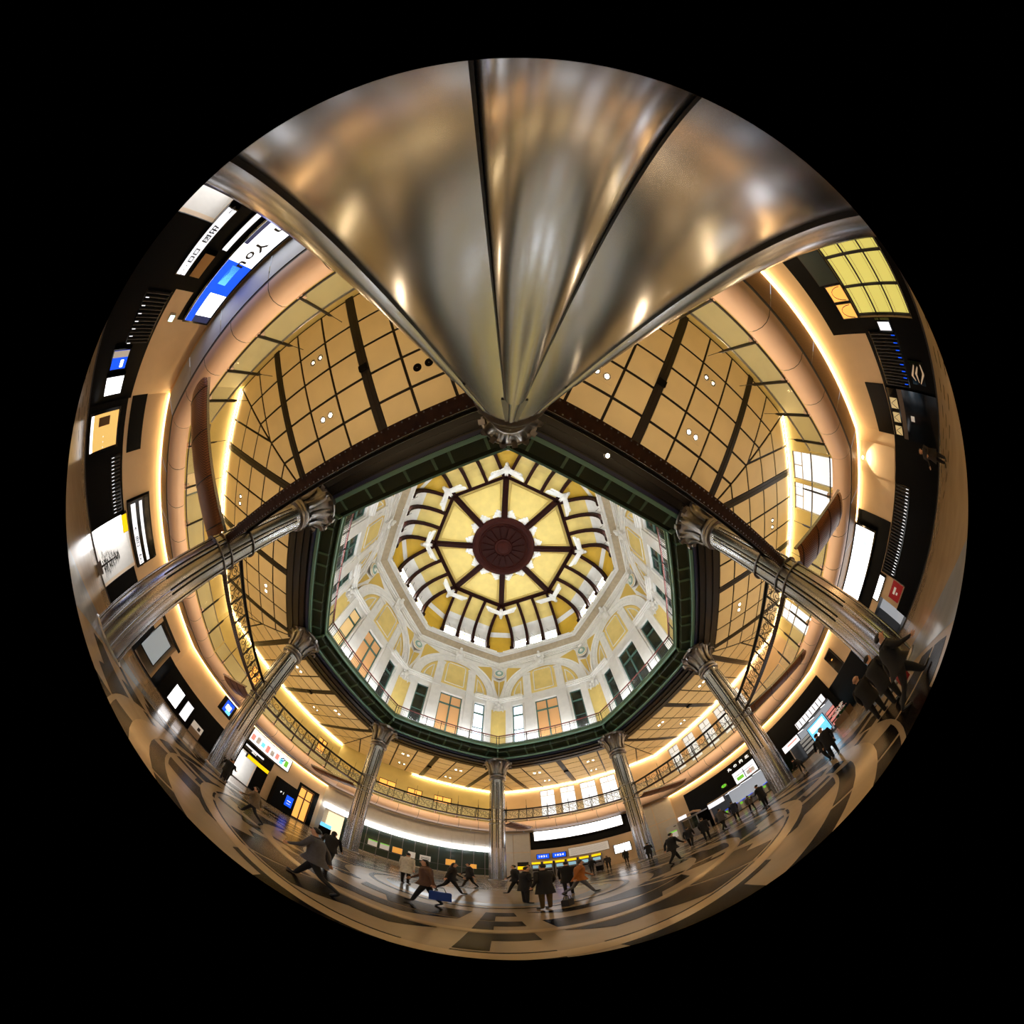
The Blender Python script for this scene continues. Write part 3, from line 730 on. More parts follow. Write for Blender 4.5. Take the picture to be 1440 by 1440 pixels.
# ================================================================== BALCONY ======================
COVEB = (0, 1, 2, 5, 6)
def build_balcony():
    f = [(17.3, 6.18), (17.0, 6.2), (16.76, 6.3), (16.6, 6.48), (16.53, 6.72), (16.53, 6.95), (16.6, 7.12), (16.8, 7.2)]
    n = 8
    panels = []
    for i in range(n):
        s0 = -1+2*i/n+(.0016 if i else 0); s1 = -1+2*(i+1)/n-.0016; panels.append(MB().sweep(f, s0, s1).mesh('fascia_panel', PEACH, True))
    core = MB(); core.sweep([(17.3, 6.19), (16.85, 6.3), (16.62, 6.7), (16.85, 7.15)])
    corem = core.mesh('trim_balcony', SLOT)
    slab = MB().sweep([(16.85, 7.2), (19.5, 7.2)]).mesh('balcony_floor', TAN)
    lip = MB().sweep([(17.3, 6.19), (17.42, 6.19), (17.42, 6.15)]).mesh('soffit_lip', GREYM)
    sof = []
    for i in range(6): sof.append(MB().sweep([(17.42, 6.15), (18.74, 6.15)], -1+2*i/6+.002, -1+2*(i+1)/6-.002))
    strip = MB().sweep([(18.76, 6.13), (18.98, 6.13)]).mesh('light_strip', UNDER)
    cap = MB().sweep([(18.72, 6.16), (19.3, 6.16)]).mesh('soffit_back', CREAM)
    for j in range(8):
        b = obj('trim_balcony', corem, None, (0, 0, 0), ROT[j], kind='structure', cat='balcony', label='upper floor balcony with rounded peach fascia over '+BAY[j])
        for me in panels: obj('fascia_panel', me, b)
        obj('balcony_floor', slab, b); obj('soffit_lip', lip, b); obj('soffit_back', cap, b)
        for m in sof: obj('soffit_panel', m.mesh('soffit_panel', SOFF_LIT if j == 7 else SOFF), b)
        if j in COVEB: obj('light_strip', strip, b)
    # balustrades
    R = 16.66
    post = MB().box(R-.1, R+.02, -.02, .02, 7.22, 8.95).extr([(R-.1, -.02, 8.95), (R+.02, -.02, 8.95), (R-.02, -.02, 9.2)], (0, .04, 0)).tube([(R-.02, 0, 9.15), (R-.02, 0, 9.85)], .012, 5).mesh('post', IRON)
    foot = MB().box(R+.0, R+.25, -.1, .1, 7.2, 7.5).mesh('post_foot', PEACH)
    ts = [-5.09+1.85*i for i in range(7)]
    for j in range(8):
        g = empty('glass_balustrade', (0, 0, 0), ROT[j], cat='balustrade', group='glass balustrades of the upper floor', label='glass balustrade with dark spiked posts over '+BAY[j])
        for t in ts: obj('post', post, g, (0, t, 0)); obj('post_foot', foot, g, (0, t, 0))
        ed = ts
        gm = MB().box(R, R+.015, .03, 1.82, 7.3, 8.52).mesh('glass_panel', GLASS)
        for t in ed[:-1]: obj('glass_panel', gm, g, (0, t, 0))
        for t0, t1 in ((-6.86, -5.12), (6.04, 6.86)): MB().box(R, R+.015, t0, t1, 7.3, 8.52).build('glass_panel', GLASS, g)
        MB().sweep([(R-.03, 8.5), (R+.05, 8.5), (R+.05, 8.56), (R-.03, 8.56)], -.99, .99, True).build('handrail', STEEL2, g)
        MB().sweep([(R-.02, 7.26), (R+.04, 7.26), (R+.04, 7.32), (R-.02, 7.32)], -.99, .99, True).build('bottom_rail', IRON, g)
build_balcony()
# ================================================================== UPPER WALLS ==================
def build_upper_walls():
    B = 19.4; H = B*T8
    wins = {3: [(2.15, 3.6), (.15, 1.6), (-1.9, -.37), (-3.85, -2.33)], 2: [(5.2, 6.4), (3.2, 4.5), (1.2, 2.4), (-.66, .5), (-2.6, -1.4)], 1: [(-6.0, -4.35), (-4.15, -2.5), (2.5, 4.3), (4.5, 6.3)],
            4: [(2.05, 3.7), (-.5, .94), (-3.4, -1.64)], 5: [(-6.5, -5.4), (2, 3.4)], 6: [(-3.5, -2.2), (2.2, 3.5)], 0: [], 7: []}
    top = {3: 11.6, 2: 11.5, 1: 11.6, 4: 10.15, 5: 10.9, 6: 10.6}; bot = {3: 8.2, 2: 8.4, 1: 8.2, 4: 9.2, 5: 9.2, 6: 8.6}
    pk = {3: DAY2B, 2: DAY3, 1: DAY2B, 4: GOLDW, 5: GOLDW, 6: ORANGED}
    cove = MB().sweep([(19.36, 11.86), (19.24, 11.88)]).mesh('cove_light', COVE)
    covehalf = MB().sweep([(19.36, 11.86), (19.24, 11.88)], -1, .1).mesh('cove_light', COVE)
    for j in range(8):
        hs = [(a, b, bot[j], top[j]) for a, b in wins[j]]
        w = MB(); wall_cells(w, B, B+.3, (-H-.12, H+.12), (7.1, 12.1), hs)
        o = w.build('wall_upper', OLIVE if j not in (2, 3) else CREAM, None, loc=(0, 0, 0), rz=ROT[j], kind='structure', cat='wall', label='upper floor back wall behind the balcony of '+BAY[j])
        for (a, b, z0, z1) in hs:
            fr = MB(); m = (a+b)/2
            for u0, u1, c, d in ((a, a+.06, z0, z1), (b-.06, b, z0, z1), (a, b, z1-.06, z1), (a, b, z0, z0+.06), (a, b, z1-.75, z1-.68), (m-.03, m+.03, z1-.72, z1)): fr.box(B+.08, B+.16, u0, u1, c, d)
            wd = fr.build('window', WPANEL if j in (1, 2, 3) else GREYD, o)
            MB().box(B+.18, B+.2, a, b, z0, z1).build('pane', pk[j], wd)
        if j in (1, 2, 3, 5, 6): obj('cove_light', cove, o)
        if j == 4: obj('cove_light', covehalf, o)
DAY2B = mat('hazy_daylight_pane', (.85, .91, 1), emit=1.1)
DAY3 = mat('painted_mirror_pane', (.7, .78, .85), .08, .0, emit=.7)  # window reflections put in as a pale glow of the pane
build_upper_walls()
SCRM = mat('machine_screen', (.3, .55, .7), emit=.6)
SCRS = mat('screen_soft_white', (.9, .93, 1), emit=1.0)
GOLDS = mat('gold_display', (.85, .55, .16), emit=.8)
ORANGEP = mat('poster_orange', (.95, .45, .08), emit=.5)
# ================================================================== GROUND WALLS =================
G = 19.0
def build_ground_walls():
    H = G*T8
    holes = {7: [(-.1, 3.4, 0, 2.75)], 6: [(.2, 3.0, 0, 3.3), (-6.9, -4.2, .25, 4.3)], 5: [(-1.1, .55, 0, 3.35), (-6.9, -5.4, 0, 4.3)], 4: [(5.65, 7.4, 0, 3.45)], 3: [],
             2: [(-.7, 4.6, 0, 2.85), (-7.4, -3.2, 0, 2.95)], 1: [(-.3, 3.0, 0, 2.9)], 0: [(-3.0, 2.08, .5, 3.35)]}
    lit = {7: ROOMW, 6: ROOMW, 5: ROOMW, 4: ROOMO, 2: None, 1: None, 0: None}
    black = {7: [(-7.87, -.1, 0, 3.32), (3.4, 7.87, 0, 3.32), (-.1, 3.4, 2.75, 3.32), (-3.6, 4, 4.3, 6.02), (-2.4, 4, 3.32, 4.3)],
             6: [(3.0, 7.87, 0, 3.15), (0, 3.5, 3.42, 5.3), (-4.2, .2, 0, 3.15), (-7.87, -6.9, 0, 3.4), (-7.3, -3.8, 4.3, 4.6), (5.6, 8, 3.45, 4.55), (-6.9, -4.2, 0, .25)],
             5: [(.55, 7.87, 0, 3.4), (-2.3, 1.0, 3.4, 4.5), (-2.2, -1.1, 0, 3.4), (-7.4, -6.9, 0, 4.6), (-5.4, -5.15, 0, 4.6), (-7.4, -5.15, 4.3, 4.6), (2.5, 3.8, 4.5, 6.1)],
             4: [], 3: [(-4.3, 4.75, 3.75, 6.12)],
             2: [(-7.87, 6.4, 2.95, 5.4), (4.6, 6.4, 0, 2.95), (-3.2, -.7, 0, 2.95), (-7.87, -7.4, 0, 2.95)],
             1: [(-6.05, -1.6, 0, 3.45), (-1.6, -.3, 0, 1.2), (-4.05, 3.2, 3.5, 6.1), (3.0, 7.87, 0, 3.45), (5.05, 6.05, 3.5, 5.5), (-7.87, -6.05, 0, 3.45)],
             0: [(-7.87, -3.0, 0, 5.1), (2.08, 7.87, 0, 3.4), (-3.0, 2.66, 3.35, 5.1), (4.95, 7.87, 3.45, 4.55), (-3, 2.08, 0, .5)]}
    base = {4: WPANEL, 3: CREAM}
    for j in range(8):
        w = MB(); wall_cells(w, G, G+.25, (-H-.1, H+.1), (0, 6.2), holes[j])
        o = w.build('wall_ground', base.get(j, CREAM), None, loc=(0, 0, 0), rz=ROT[j], kind='structure', cat='wall', label='ground floor wall of '+BAY[j])
        for (a, b, c, d) in black[j]: MB().box(G-.04, G, a, b, c, d).build('cladding', BLACK, o)
        for (a, b, c, d) in holes[j]:
            D = 3.5; r = MB(); m = lit.get(j)
            g0 = G+.25
            rec = MB(); rec.cur = 0
            rec.add([(g0, a, c), (g0, a, d), (g0+D, a, d), (g0+D, a, c)], [(0, 1, 2, 3)]); rec.add([(g0, b, c), (g0, b, d), (g0+D, b, d), (g0+D, b, c)], [(0, 1, 2, 3)])
            rec.add([(g0, a, d), (g0, b, d), (g0+D, b, d), (g0+D, a, d)], [(0, 1, 2, 3)]); rec.add([(g0, a, c+.001), (g0, b, c+.001), (g0+D, b, c+.001), (g0+D, a, c+.001)], [(0, 1, 2, 3)])
            rec.cur = 1; rec.add([(g0+D, a, c), (g0+D, b, c), (g0+D, b, d), (g0+D, a, d)], [(0, 1, 2, 3)])
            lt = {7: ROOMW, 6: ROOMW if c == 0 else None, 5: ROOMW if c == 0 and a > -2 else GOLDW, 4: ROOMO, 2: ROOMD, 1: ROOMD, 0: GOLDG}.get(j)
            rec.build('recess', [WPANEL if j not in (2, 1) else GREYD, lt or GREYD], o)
        if j == 4:
            n = 15
            for i in range(n):
                u0 = -7.7+i*1.03; MB().box(G-.05, G, u0+.03, u0+1.0, 4.18, 5.85).build('wall_panel', WPANEL, o)
                if not (5.5 < u0+.5 < 7.5): 
                    MB().box(G-.04, G-.01, u0+.03, u0+1.0, .12, 3.45).build('glass_pane', SHOPG, o)
                    MB().box(G-.07, G, u0-.03, u0+.03, 0, 3.5).build('mullion', GREYM, o)
            MB().box(G-.08, G, -7.8, 5.5, 1.05, 1.1).build('transom', GREYM, o)
        if j in (3,):
            for u0, u1 in ((4.8, 6.3), (6.35, 7.8), (-6.1, -4.4), (-7.8, -6.15)):
                MB().box(G-.05, G, u0, u1, 3.5, 6.1).build('wall_panel', WPANEL, o); MB().box(G-.05, G, u0, u1, .1, 3.42).build('wall_panel', WPANEL, o)
        if j in (0, 1, 2, 5, 6, 7): MB().box(G-.06, G, -H, H, 0, .1).build('skirting', GREYD, o)
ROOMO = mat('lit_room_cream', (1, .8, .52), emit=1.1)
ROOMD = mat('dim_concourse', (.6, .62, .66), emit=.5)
SHOPG = mat('shop_glass', '#3c4a45', .08, var=.15, scale=.8)
build_ground_walls()
# ================================================================== SIGNS AND SCREENS ============
def board(name, label, cat, j, u0, u1, z0, z1, face, frame=BLACK2, proud=.14, fw=.07, blocks=(), letters=(), a=G-.04, group=None):
    um = (u0+u1)/2; o = empty(name, bay_loc(j, a, um, z0), ROT[j], label=label, cat=cat, group=group); w = (u1-u0)/2; h = z1-z0
    MB().box(-proud, 0, -w-fw, w+fw, -fw, h+fw).build('frame', frame, o)
    MB().box(-proud-.012, -proud, -w, w, 0, h).build('face', face, o)
    for (a0, a1, b0, b1, m) in blocks:        # fractions, left to right as read in the hall
        MB().box(-proud-.02, -proud-.012, w-2*w*a0, w-2*w*a1, h*b0, h*b1).build('display_block', m, o)
    for (t, fx, fz, size, m) in letters: letters_on(o, t, size, m, -proud-.03, w-2*w*fx, h*fz)
    return o
# -- blue video screen side
board('video_screen', 'long video screen with blue bar, white blocks and the word You', 'screen', 7, -3.28, 3.2, 4.62, 5.86, SCRW, BLACK2, .3, .1,
      blocks=[(.0, .05, 0, 1, SCRN), (.6, 1., .0, .3, SCRB), (.6, .8, .3, 1, SCRB), (.62, .74, .3, .62, SCRC), (.0, .5, .0, .16, SCRN), (.955, 1, .3, 1, SCRN)], letters=[('n You', .48, .58, .62, INK)])
board('wayfinding_sign', 'long white wayfinding sign with black arrows under the blue video screen', 'sign', 7, -1.64, .62, 2.8, 3.24, SCRS, BLACK2, .3, .04,
      letters=[('\u2190  \u51fa\u53e3', .22, .5, .3, INK), ('\u2190 \u25a1\u25a1', .6, .5, .26, INK), ('\u30fb\u30fb\u30fb\u30fb\u30fb', .85, .5, .16, INK)])
board('hanging_panel', 'tan box panel between the wayfinding sign and video screen', 'panel', 7, -1.66, -.82, 3.5, 4.0, mat('tan_board', '#a87c45', .5), BLACK, .25, .02)
board('narrow_screen', 'narrow pale light panel under the blue video screen', 'screen', 7, -.5, 1.2, 4.02, 4.26, SCRS, BLACK2, .3, .04)
board('exit_sign', 'small green and white emergency exit sign on the lintel', 'sign', 7, -3.62, -3.36, 3.8, 4.04, mat('exit_green', (.6, 1, .85), emit=3), WPANEL, .1, .02)
board('poster_screen', 'small blue poster screen on the black wall', 'screen', 7, -5.8, -4.9, 1.25, 2.25, SCRB, blocks=[(0, .35, 0, 1, PAPER), (.5, .9, .6, .8, SCRW)])
board('light_box', 'square white light box on the black wall', 'light box', 7, -7.2, -6.22, 1.18, 2.38, SCRW)
# -- white-lit exit side
board('shop_display', 'gold-lit shop display window with white lettering', 'display', 6, 6.15, 7.5, .42, 2.56, GOLDS, BLACK2, .1, .12, blocks=[(.1, .35, .3, .7, mat('display_brown', '#6a4a24', .5)), (0, 1, 0, .1, SCRW)], letters=[('\u30fb\u30fb\u30fb', .8, .5, .2, INKW)])
board('exit_header', 'black header over the exit with two white lettered bands', 'sign', 6, .15, 3.4, 3.5, 5.1, BLACK2, BLACK2, .2, .05, blocks=[(.02, .98, .12, .36, SCRS), (.02, .98, .55, .7, SCRS)], letters=[('\u2190 \u51fa\u53e3  Exit', .7, .24, .3, INK)])
board('yellow_exit_sign', 'small yellow exit sign at the corner of the white-lit exit', 'sign', 6, 2.25, 3.08, 2.84, 3.26, YSIGN, BLACK2, .25, .02)
board('grey_screen', 'large grey-blue display in the black opening', 'screen', 6, -6.5, -4.5, 1.2, 3.9, mat('grey_display', (.32, .38, .42), emit=.5), BLACK2, .1, .1, a=G+.3)
# -- advertising screen side
board('advertising_screen', 'wide lit advertising screen with pink and blue print', 'screen', 5, -3.48, .64, 4.62, 6.02, SCRS, BLACK2, .3, .08, blocks=[(.02+.12*i, .1+.12*i, .15+.05*(i % 3), .6+.1*(i % 2), (PINK, PAPER, SCRC, PINK, PAPER, PINK, SCRC, GSIGN)[i]) for i in range(8)], letters=[('\u30af', .8, .55, .6, INK)])
board('yellow_exit_banner', 'long yellow sign banner over the bright entrance', 'sign', 5, -2.0, .08, 2.9, 3.3, YSIGN, BLACK2, .3, .03)
board('information_header', 'black and white lettered strip above the yellow banner', 'sign', 5, -1.2, .6, 3.6, 4.1, GREYD, BLACK2, .25, .04, blocks=[(0, 1, .6, .95, SCRS)], letters=[('\u51fa\u53e3', .5, .3, .24, INKW)])
board('blue_video_panel', 'square blue and white video panel on dark wall', 'screen', 5, 2.78, 3.5, 4.75, 5.95, SCRB, blocks=[(.2, .8, .3, .7, SCRW), (.4, 1, .0, .3, SCRC)])
board('wall_poster', 'white and tan poster with black emblem at floor level', 'poster', 5, 3.7, 4.64, .12, 1.5, PAPER, BLACK, .06, .02, blocks=[(0, 1, 0, .5, mat('poster_tan', '#9a8672', .5)), (.55, .8, .6, .85, INK)])
board('white_display', 'bright white display in the dark shopfront', 'screen', 5, 6.1, 6.95, .55, 2.4, SCRW)
board('pale_display', 'pale grey poster display in the dark shopfront', 'screen', 5, 5.1, 5.7, .5, 2.3, SCRS)
k = empty('information_kiosk', bay_loc(5, 18.7, -3.95, 0), ROT[5], label='black information cabinet with a blue map panel', cat='kiosk')
MB().box(-.35, .2, -1.05, 1.05, 0, 3.5).build('body', BLACK, k); MB().box(-.37, -.35, -.78, -.1, .98, 2.24).build('map_panel', SCRB, k)
MB().box(-.38, -.37, -.62, -.25, 1.6, 1.68).build('map_line', INKW, k); MB().box(-.38, -.37, -.62, -.25, 1.3, 1.34).build('map_line', INKW, k); letters_on(k, 'P\u2502', .3, INKW, -.37, .35, 2.1)
d = empty('panelled_door', bay_loc(5, 19.1, -6.15, 0), ROT[5], label='tall gold-lit glazed door in a dark frame', cat='door')
m = MB()
for a0, a1, b0, b1 in ((-.75, -.66, 0, 4.2), (.66, .75, 0, 4.2), (-.75, .75, 4.1, 4.2), (-.75, .75, 2.9, 3.05), (-.05, .05, 0, 4.2), (-.75, .75, 0, .25)): m.box(-.06, .04, a0, a1, b0, b1)
m.build('door_frame', mat('door_wood', '#5a3a1c', .4), d)
for s in (-1, 1):
    for b0, b1 in ((.25, 2.9), (3.05, 4.1)): MB().box(-.01, .01, s*.05, s*.66, b0, b1).build('pane', GOLDW, d)
# -- glass shopfront side
lb = MB().box(G-.32, G-.05, -7.75, 5.55, 3.52, 4.1).build('light_band', TUBEW, loc=(0, 0, 0), rz=ROT[4], label='long white fluorescent light band over the glass shopfront', cat='light')
lb2 = MB().box(G-.32, G-.05, 5.7, 7.6, 3.52, 4.1).build('light_band', TUBEW, loc=(0, 0, 0), rz=ROT[4], label='short white light band over the lit doorway by the shopfront', cat='light')
for i, (u0, u1, z0, z1, mm, lab) in enumerate(((2.6, 3.35, 1.2, 1.95, PAPER, 'white notice with green heading, nearest the lit doorway'), (1.6, 2.35, 1.2, 1.95, PAPER, 'second white notice with green heading on shop glass'),
        (.5, 1.3, 1.2, 1.95, ORANGEP, 'orange poster on shop glass beside the white notices'), (-.6, .0, 1.1, 1.9, PAPER, 'plain white notice on shop glass'), (-1.9, -1.0, 1.1, 1.8, PAPER, 'white notice with black rows on shop glass'),
        (-4.0, -3.2, 1.1, 1.9, ORANGEP, 'orange poster on shop glass near the far column'), (-5.9, -5.3, 1.0, 1.6, ORANGEP, 'small orange poster at the end of the shopfront'))):
    board('shop_notice', lab, 'notice', 4, u0, u1, z0, z1, mm, WPANEL, .03, .02, blocks=[(0, 1, .85, 1, GSIGN)] if 'green' in lab else ([(.1, .9, .2+.2*q, .28+.2*q, INK) for q in range(3)] if 'rows' in lab else []), a=G-.05)
cs = empty('cash_desk', bay_loc(4, 18.4, 6.9, 0), ROT[4], label='dark counter with coloured goods in the lit doorway', cat='counter')
MB().box(-.3, .3, -.5, .5, 0, 1.0).build('body', BLACK, cs); MB().box(-.2, .2, -.45, .45, 1.0, 1.5).build('goods', SCRC, cs)
# -- wide white screen side
board('wide_screen', 'very wide glowing white screen in a black frame', 'screen', 3, -3.45, 4.2, 4.88, 6.05, SCRW, BLACK2, .5, .12, a=G-.04)
board('fare_map', 'wide white fare map board above the ticket machines', 'board', 3, -1.9, 1.45, 2.3, 3.38, PAPER, GREYM, .12, .03, blocks=[(.05, .95, .2+.15*q, .22+.15*q, mat('map_grey', '#99989b', .5)) for q in range(5)])
board('notice_light_box', 'small bright white light box beside the fare map', 'light box', 3, -3.62, -2.3, 1.4, 2.5, SCRW)
for q, (u0, u1) in enumerate(((3.15, 4.2), (1.72, 2.83))):
    board('departure_display', 'blue display with white figures, %s' % ('nearer the far column' if q == 0 else 'next to the fare map'), 'display', 3, u0, u1, 2.42, 3.03, SCRB, BLACK2, .15, .05, letters=[('1024' if q else '1031', .5, .5, .34, INKW)])
board('side_notice', 'dark and yellow notice on the white panels beside the far column', 'notice', 3, 5.0, 6.0, .9, 2.1, YSIGN, WPANEL, .05, .03, blocks=[(0, 1, .5, 1, INK), (0, 1, .0, .12, RSIGN)])
tm = empty('ticket_machine', (0, 0, 0)); 
MB().box(-.55, 0, -.42, .42, 0, 2.0).build('body', GREYM, tm); MB().box(-.57, -.55, -.38, .38, 1.72, 2.0).build('header', YSIGN, tm); MB().box(-.57, -.55, -.3, .3, 1.15, 1.55).build('touch_screen', SCRM, tm); MB().box(-.6, -.55, -.32, .32, .8, .95).build('tray', BLACK, tm)
NTH = ['first', 'second', 'third', 'fourth', 'fifth', 'sixth', 'seventh']
for i in range(6):
    o = tm if i == 0 else copy_tree(tm); o.location = bay_loc(3, G-.05, 4.2-1.0*i, 0); o.rotation_euler = (0, 0, ROT[3])
    tag(o, 'grey ticket machine with yellow header, %s from the far column' % NTH[i], 'ticket machine', 'ticket machines below the wide screen')
# -- black ticket gate side
board('gate_name_sign', 'black sign with white station gate characters', 'sign', 2, -1.0, 1.6, 4.62, 5.12, BLACK2, BLACK2, .1, .02, letters=[('\u4e38 \u306e \u5185 \u5317 \u53e3', .5, .5, .36, INKW)])
board('departure_board', 'white departure board with coloured columns over the gates', 'board', 2, -.66, 1.38, 2.95, 4.25, SCRS, BLACK2, .25, .06, blocks=[(.05, .95, .62, .66, INK), (.45, .48, .05, .9, INK), (.1, .4, .2, .5, GSIGN), (.55, .9, .15, .5, PAPER), (.7, .73, .1, .6, PINK)])
board('green_logo_sign', 'green round logo sign on the black wall', 'sign', 2, 2.2, 2.78, 3.5, 3.95, BLACK2, BLACK2, .1, .02, blocks=[(.1, .9, .3, .7, GSIGN), (.25, .75, .15, .85, GSIGN), (.4, .6, .35, .65, INK)])
board('timetable_screen', 'long white timetable screen with fine rows over the concourse', 'screen', 2, -7.3, -4.6, 3.05, 3.76, SCRS, BLACK2, .25, .06, blocks=[(.02+.12*q, .04+.12*q, .05, .95, GREYM) for q in range(8)])
board('route_board', 'pale route board with red print beside the steel column', 'board', 2, -4.3, -2.9, 2.2, 2.9, SCRS, BLACK2, .2, .04, blocks=[(.3, .9, .5, .7, PINK)])
board('cyan_screen', 'bright cyan advertising screen at floor level in the concourse', 'screen', 2, -6.4, -4.9, .5, 2.4, SCRC, BLACK2, .15, .05, blocks=[(.1, .9, .6, .9, SCRW), (.2, .6, .2, .4, SCRW)], a=G+.6)
board('shelf_light', 'white lit shelf canopy behind the gates', 'light', 2, 2.85, 4.4, 2.2, 2.75, SCRS, GREYM, .3, .05)
gt = empty('ticket_gate', (0, 0, 0)); MB().box(-.9, .9, -.14, .14, 0, 1.05).build('body', WPANEL, gt); MB().box(-.92, -.9, -.1, .1, .7, .95).build('front_panel', GSIGN, gt); MB().box(-.8, -.3, -.13, .13, 1.05, 1.12).build('reader', SCRB, gt)
for i in range(7):
    o = gt if i == 0 else copy_tree(gt); o.location = bay_loc(2, 19.9, 4.0-.72*i, 0); o.rotation_euler = (0, 0, ROT[2])
    tag(o, 'white and green ticket gate, %s from the shelf canopy end' % NTH[i], 'ticket gate', 'row of ticket gates')
cab = empty('notice_cabinet', bay_loc(2, 17.3, 6.98, 0), ROT[2], label='tall pale grey cabinet with green headed notice', cat='cabinet')
MB().box(-.4, .4, -.6, .6, 0, 2.5).build('body', WPANEL, cab); MB().box(-.42, -.4, -.4, .4, .9, 1.75).build('notice', PAPER, cab); MB().box(-.43, -.42, -.4, .4, 1.6, 1.75).build('heading', GSIGN, cab); MB().box(-.41, -.4, -.45, -.2, 2.2, 2.3).build('slot', BLACK, cab)
bt = empty('ticket_booth', bay_loc(2, 17.7, 5.3, 0), ROT[2], label='glazed ticket booth with rounded canopy and white sign', cat='booth')
MB().box(-.7, .7, -.75, .75, 0, 1.0).build('counter', GREYM, bt); MB().box(-.66, -.64, -.7, .7, 1.0, 2.3).build('glass', GLASSD, bt)
for y in (-.75, 0, .75): MB().box(-.7, -.62, y-.03, y+.03, 1.0, 2.4).build('mullion', GREYM, bt)
MB().box(-.8, .8, -.85, .85, 2.4, 2.55).build('roof', GREYM, bt); MB().box(-.85, -.8, .0, .8, 2.6, 3.0).build('sign', SCRS, bt)
cn = MB(); cn.tube([(-.2, -.9+.2*i, 2.6+.35*math.sin(math.pi*i/9)) for i in range(10)], .12, 8); cn.build('canopy', mat('canopy_tan', '#a88b74', .5), bt, True)
vb = empty('vending_machine', bay_loc(2, 18.6, -2.0, 0), ROT[2], label='orange and green vending machine by the steel column', cat='vending machine')
MB().box(-.35, .3, -.5, .5, 0, 1.85).build('body', mat('vending_green', '#7fbf2a', .4, emit=.2), vb); MB().box(-.37, -.35, -.42, .42, 1.1, 1.75).build('display', mat('vending_orange', (1, .55, .05), emit=.8), vb)
# -- louvred wall side
def louvre(label, j, u0, u1, z0, z1, n, lit=None, every=1):
    o = empty('louvre', bay_loc(j, G-.05, (u0+u1)/2, z0), ROT[j], label=label, cat='louvre'); w = (u1-u0)/2
    MB().box(-.02, 0, -w, w, 0, z1-z0).build('backing', BLACK2, o); s = MB().box(-.1, -.02, -.02, .02, .05, z1-z0-.05).mesh('slat', GREYD)
    g = MB().box(-.115, -.1, -.012, .012, .1, .3).mesh('slat_light', lit) if lit else None
    for i in range(n):
        y = -w+2*w*(i+.5)/n; sl = obj('slat', s, o, (0, y, 0))
        if g and i % every == 0: obj('slat_light', g, sl)
    return o
louvre('black slatted louvre with small white lights', 1, -5.9, -1.75, 2.3, 3.4, 28, SCRS)
louvre('black slatted wall screen beside the gold lattice window', 0, 2.55, 4.85, 1.75, 3.2, 16, SCRB, 2)
louvre('black slatted wall panel beside the white-lit exit', 6, 3.2, 5.7, 2.2, 3.0, 16, SCRS)
louvre('black slatted wall panel under the blue video screen', 7, -4.7, -2.5, 1.8, 3.2, 14, SCRS, 2)
board('bright_screen', 'bright white screen with faint ink picture in a black surround', 'screen', 1, -3.35, 2.6, 4.6, 6.04, SCRW, BLACK2, .3, .1, blocks=[(.8, .84, .2, .6, mat('ink_wash', (.55, .6, .7), emit=1.5)), (.86, .9, .25, .5, mat('ink_wash2', (.5, .6, .75), emit=1.5))])
board('slim_light_box', 'slim white light box under the bright screen', 'light box', 1, -1.45, -.1, 3.03, 3.47, SCRW)
board('red_poster', 'dark red poster with white print', 'poster', 1, -1.6, -.66, 1.3, 2.28, RSIGN, WPANEL, .06, .03, blocks=[(.3, .7, .55, .75, PAPER), (.35, .5, .3, .45, PAPER)])
board('dark_pane', 'dark window with gold lamp in the cream wall panel', 'window', 1, 5.12, 6.0, 3.5, 5.4, BLACK2, GREYD, .05, .05, blocks=[(.4, .6, .6, .65, GOLDW)])
w1 = empty('wall_lamp_panel', bay_loc(1, G-.02, -6.6, 3.5), ROT[1], label='cream wall panel washed by a small wall spotlight', cat='panel')
MB().box(-.06, 0, -.7, .7, 0, 2.5).build('panel', CREAM, w1); MB().tube([(-.06, 0, 2.3), (-.3, 0, 2.3)], .05, 8).build('arm', GREYM, w1); MB().ell((-.33, 0, 2.27), (.07, .07, .05), 8, 6).build('bulb', LAMPW, w1)
ll = bpy.data.lights.new('wall_spot', 'SPOT'); ll.energy = 120; ll.color = (1, .78, .5); ll.spot_size = 1.4; lo = bpy.data.objects.new('wall_spot', ll); COL.objects.link(lo); lo.parent = w1; lo.location = (-.5, 0, 2.2); lo.rotation_euler = (0, -.6, 0)
# -- gold lattice window side
lw = empty('lattice_window', bay_loc(0, G+.1, -.45, .5), ROT[0], label='large green-gold lit window of square panes with grey transom', cat='window')
for c in range(5):
    for r in range(3):
        y0, y1 = 2.45-1.0*c-.04, 2.45-1.0*(c+1)+.04; z0 = .06+.92*r; pn = MB().box(-.02, .02, y0, y1, z0, z0+.84).build('pane', GOLDG, lw)
        MB().box(-.035, -.02, y0, y1, z0+.1, z0+.115).build('glazing_bar', GREYD, pn); MB().box(-.035, -.02, y0, y1, z0+.7, z0+.715).build('glazing_bar', GREYD, pn)
m = MB()
for c in range(6): m.box(-.06, .06, 2.45-1.0*c-.04, 2.45-1.0*c+.04, 0, 2.85)
for r in range(4): m.box(-.06, .06, -2.55, 2.5, .92*r-.02, .92*r+.06)
m.build('lattice_frame', GREYD, lw)
tp = MB().box(-.12, -.06, -2.55, 2.5, 2.84, 3.2).build('transom', mat('transom_grey', '#5d5148', .45), lw)
for y in (-1.9, -.9, .1, 1.1, 2.0):
    for q in range(3): MB().box(-.13, -.12, y-.1, y+.1, 2.94+.06*q, 2.96+.06*q).build('groove', PAPER, tp)
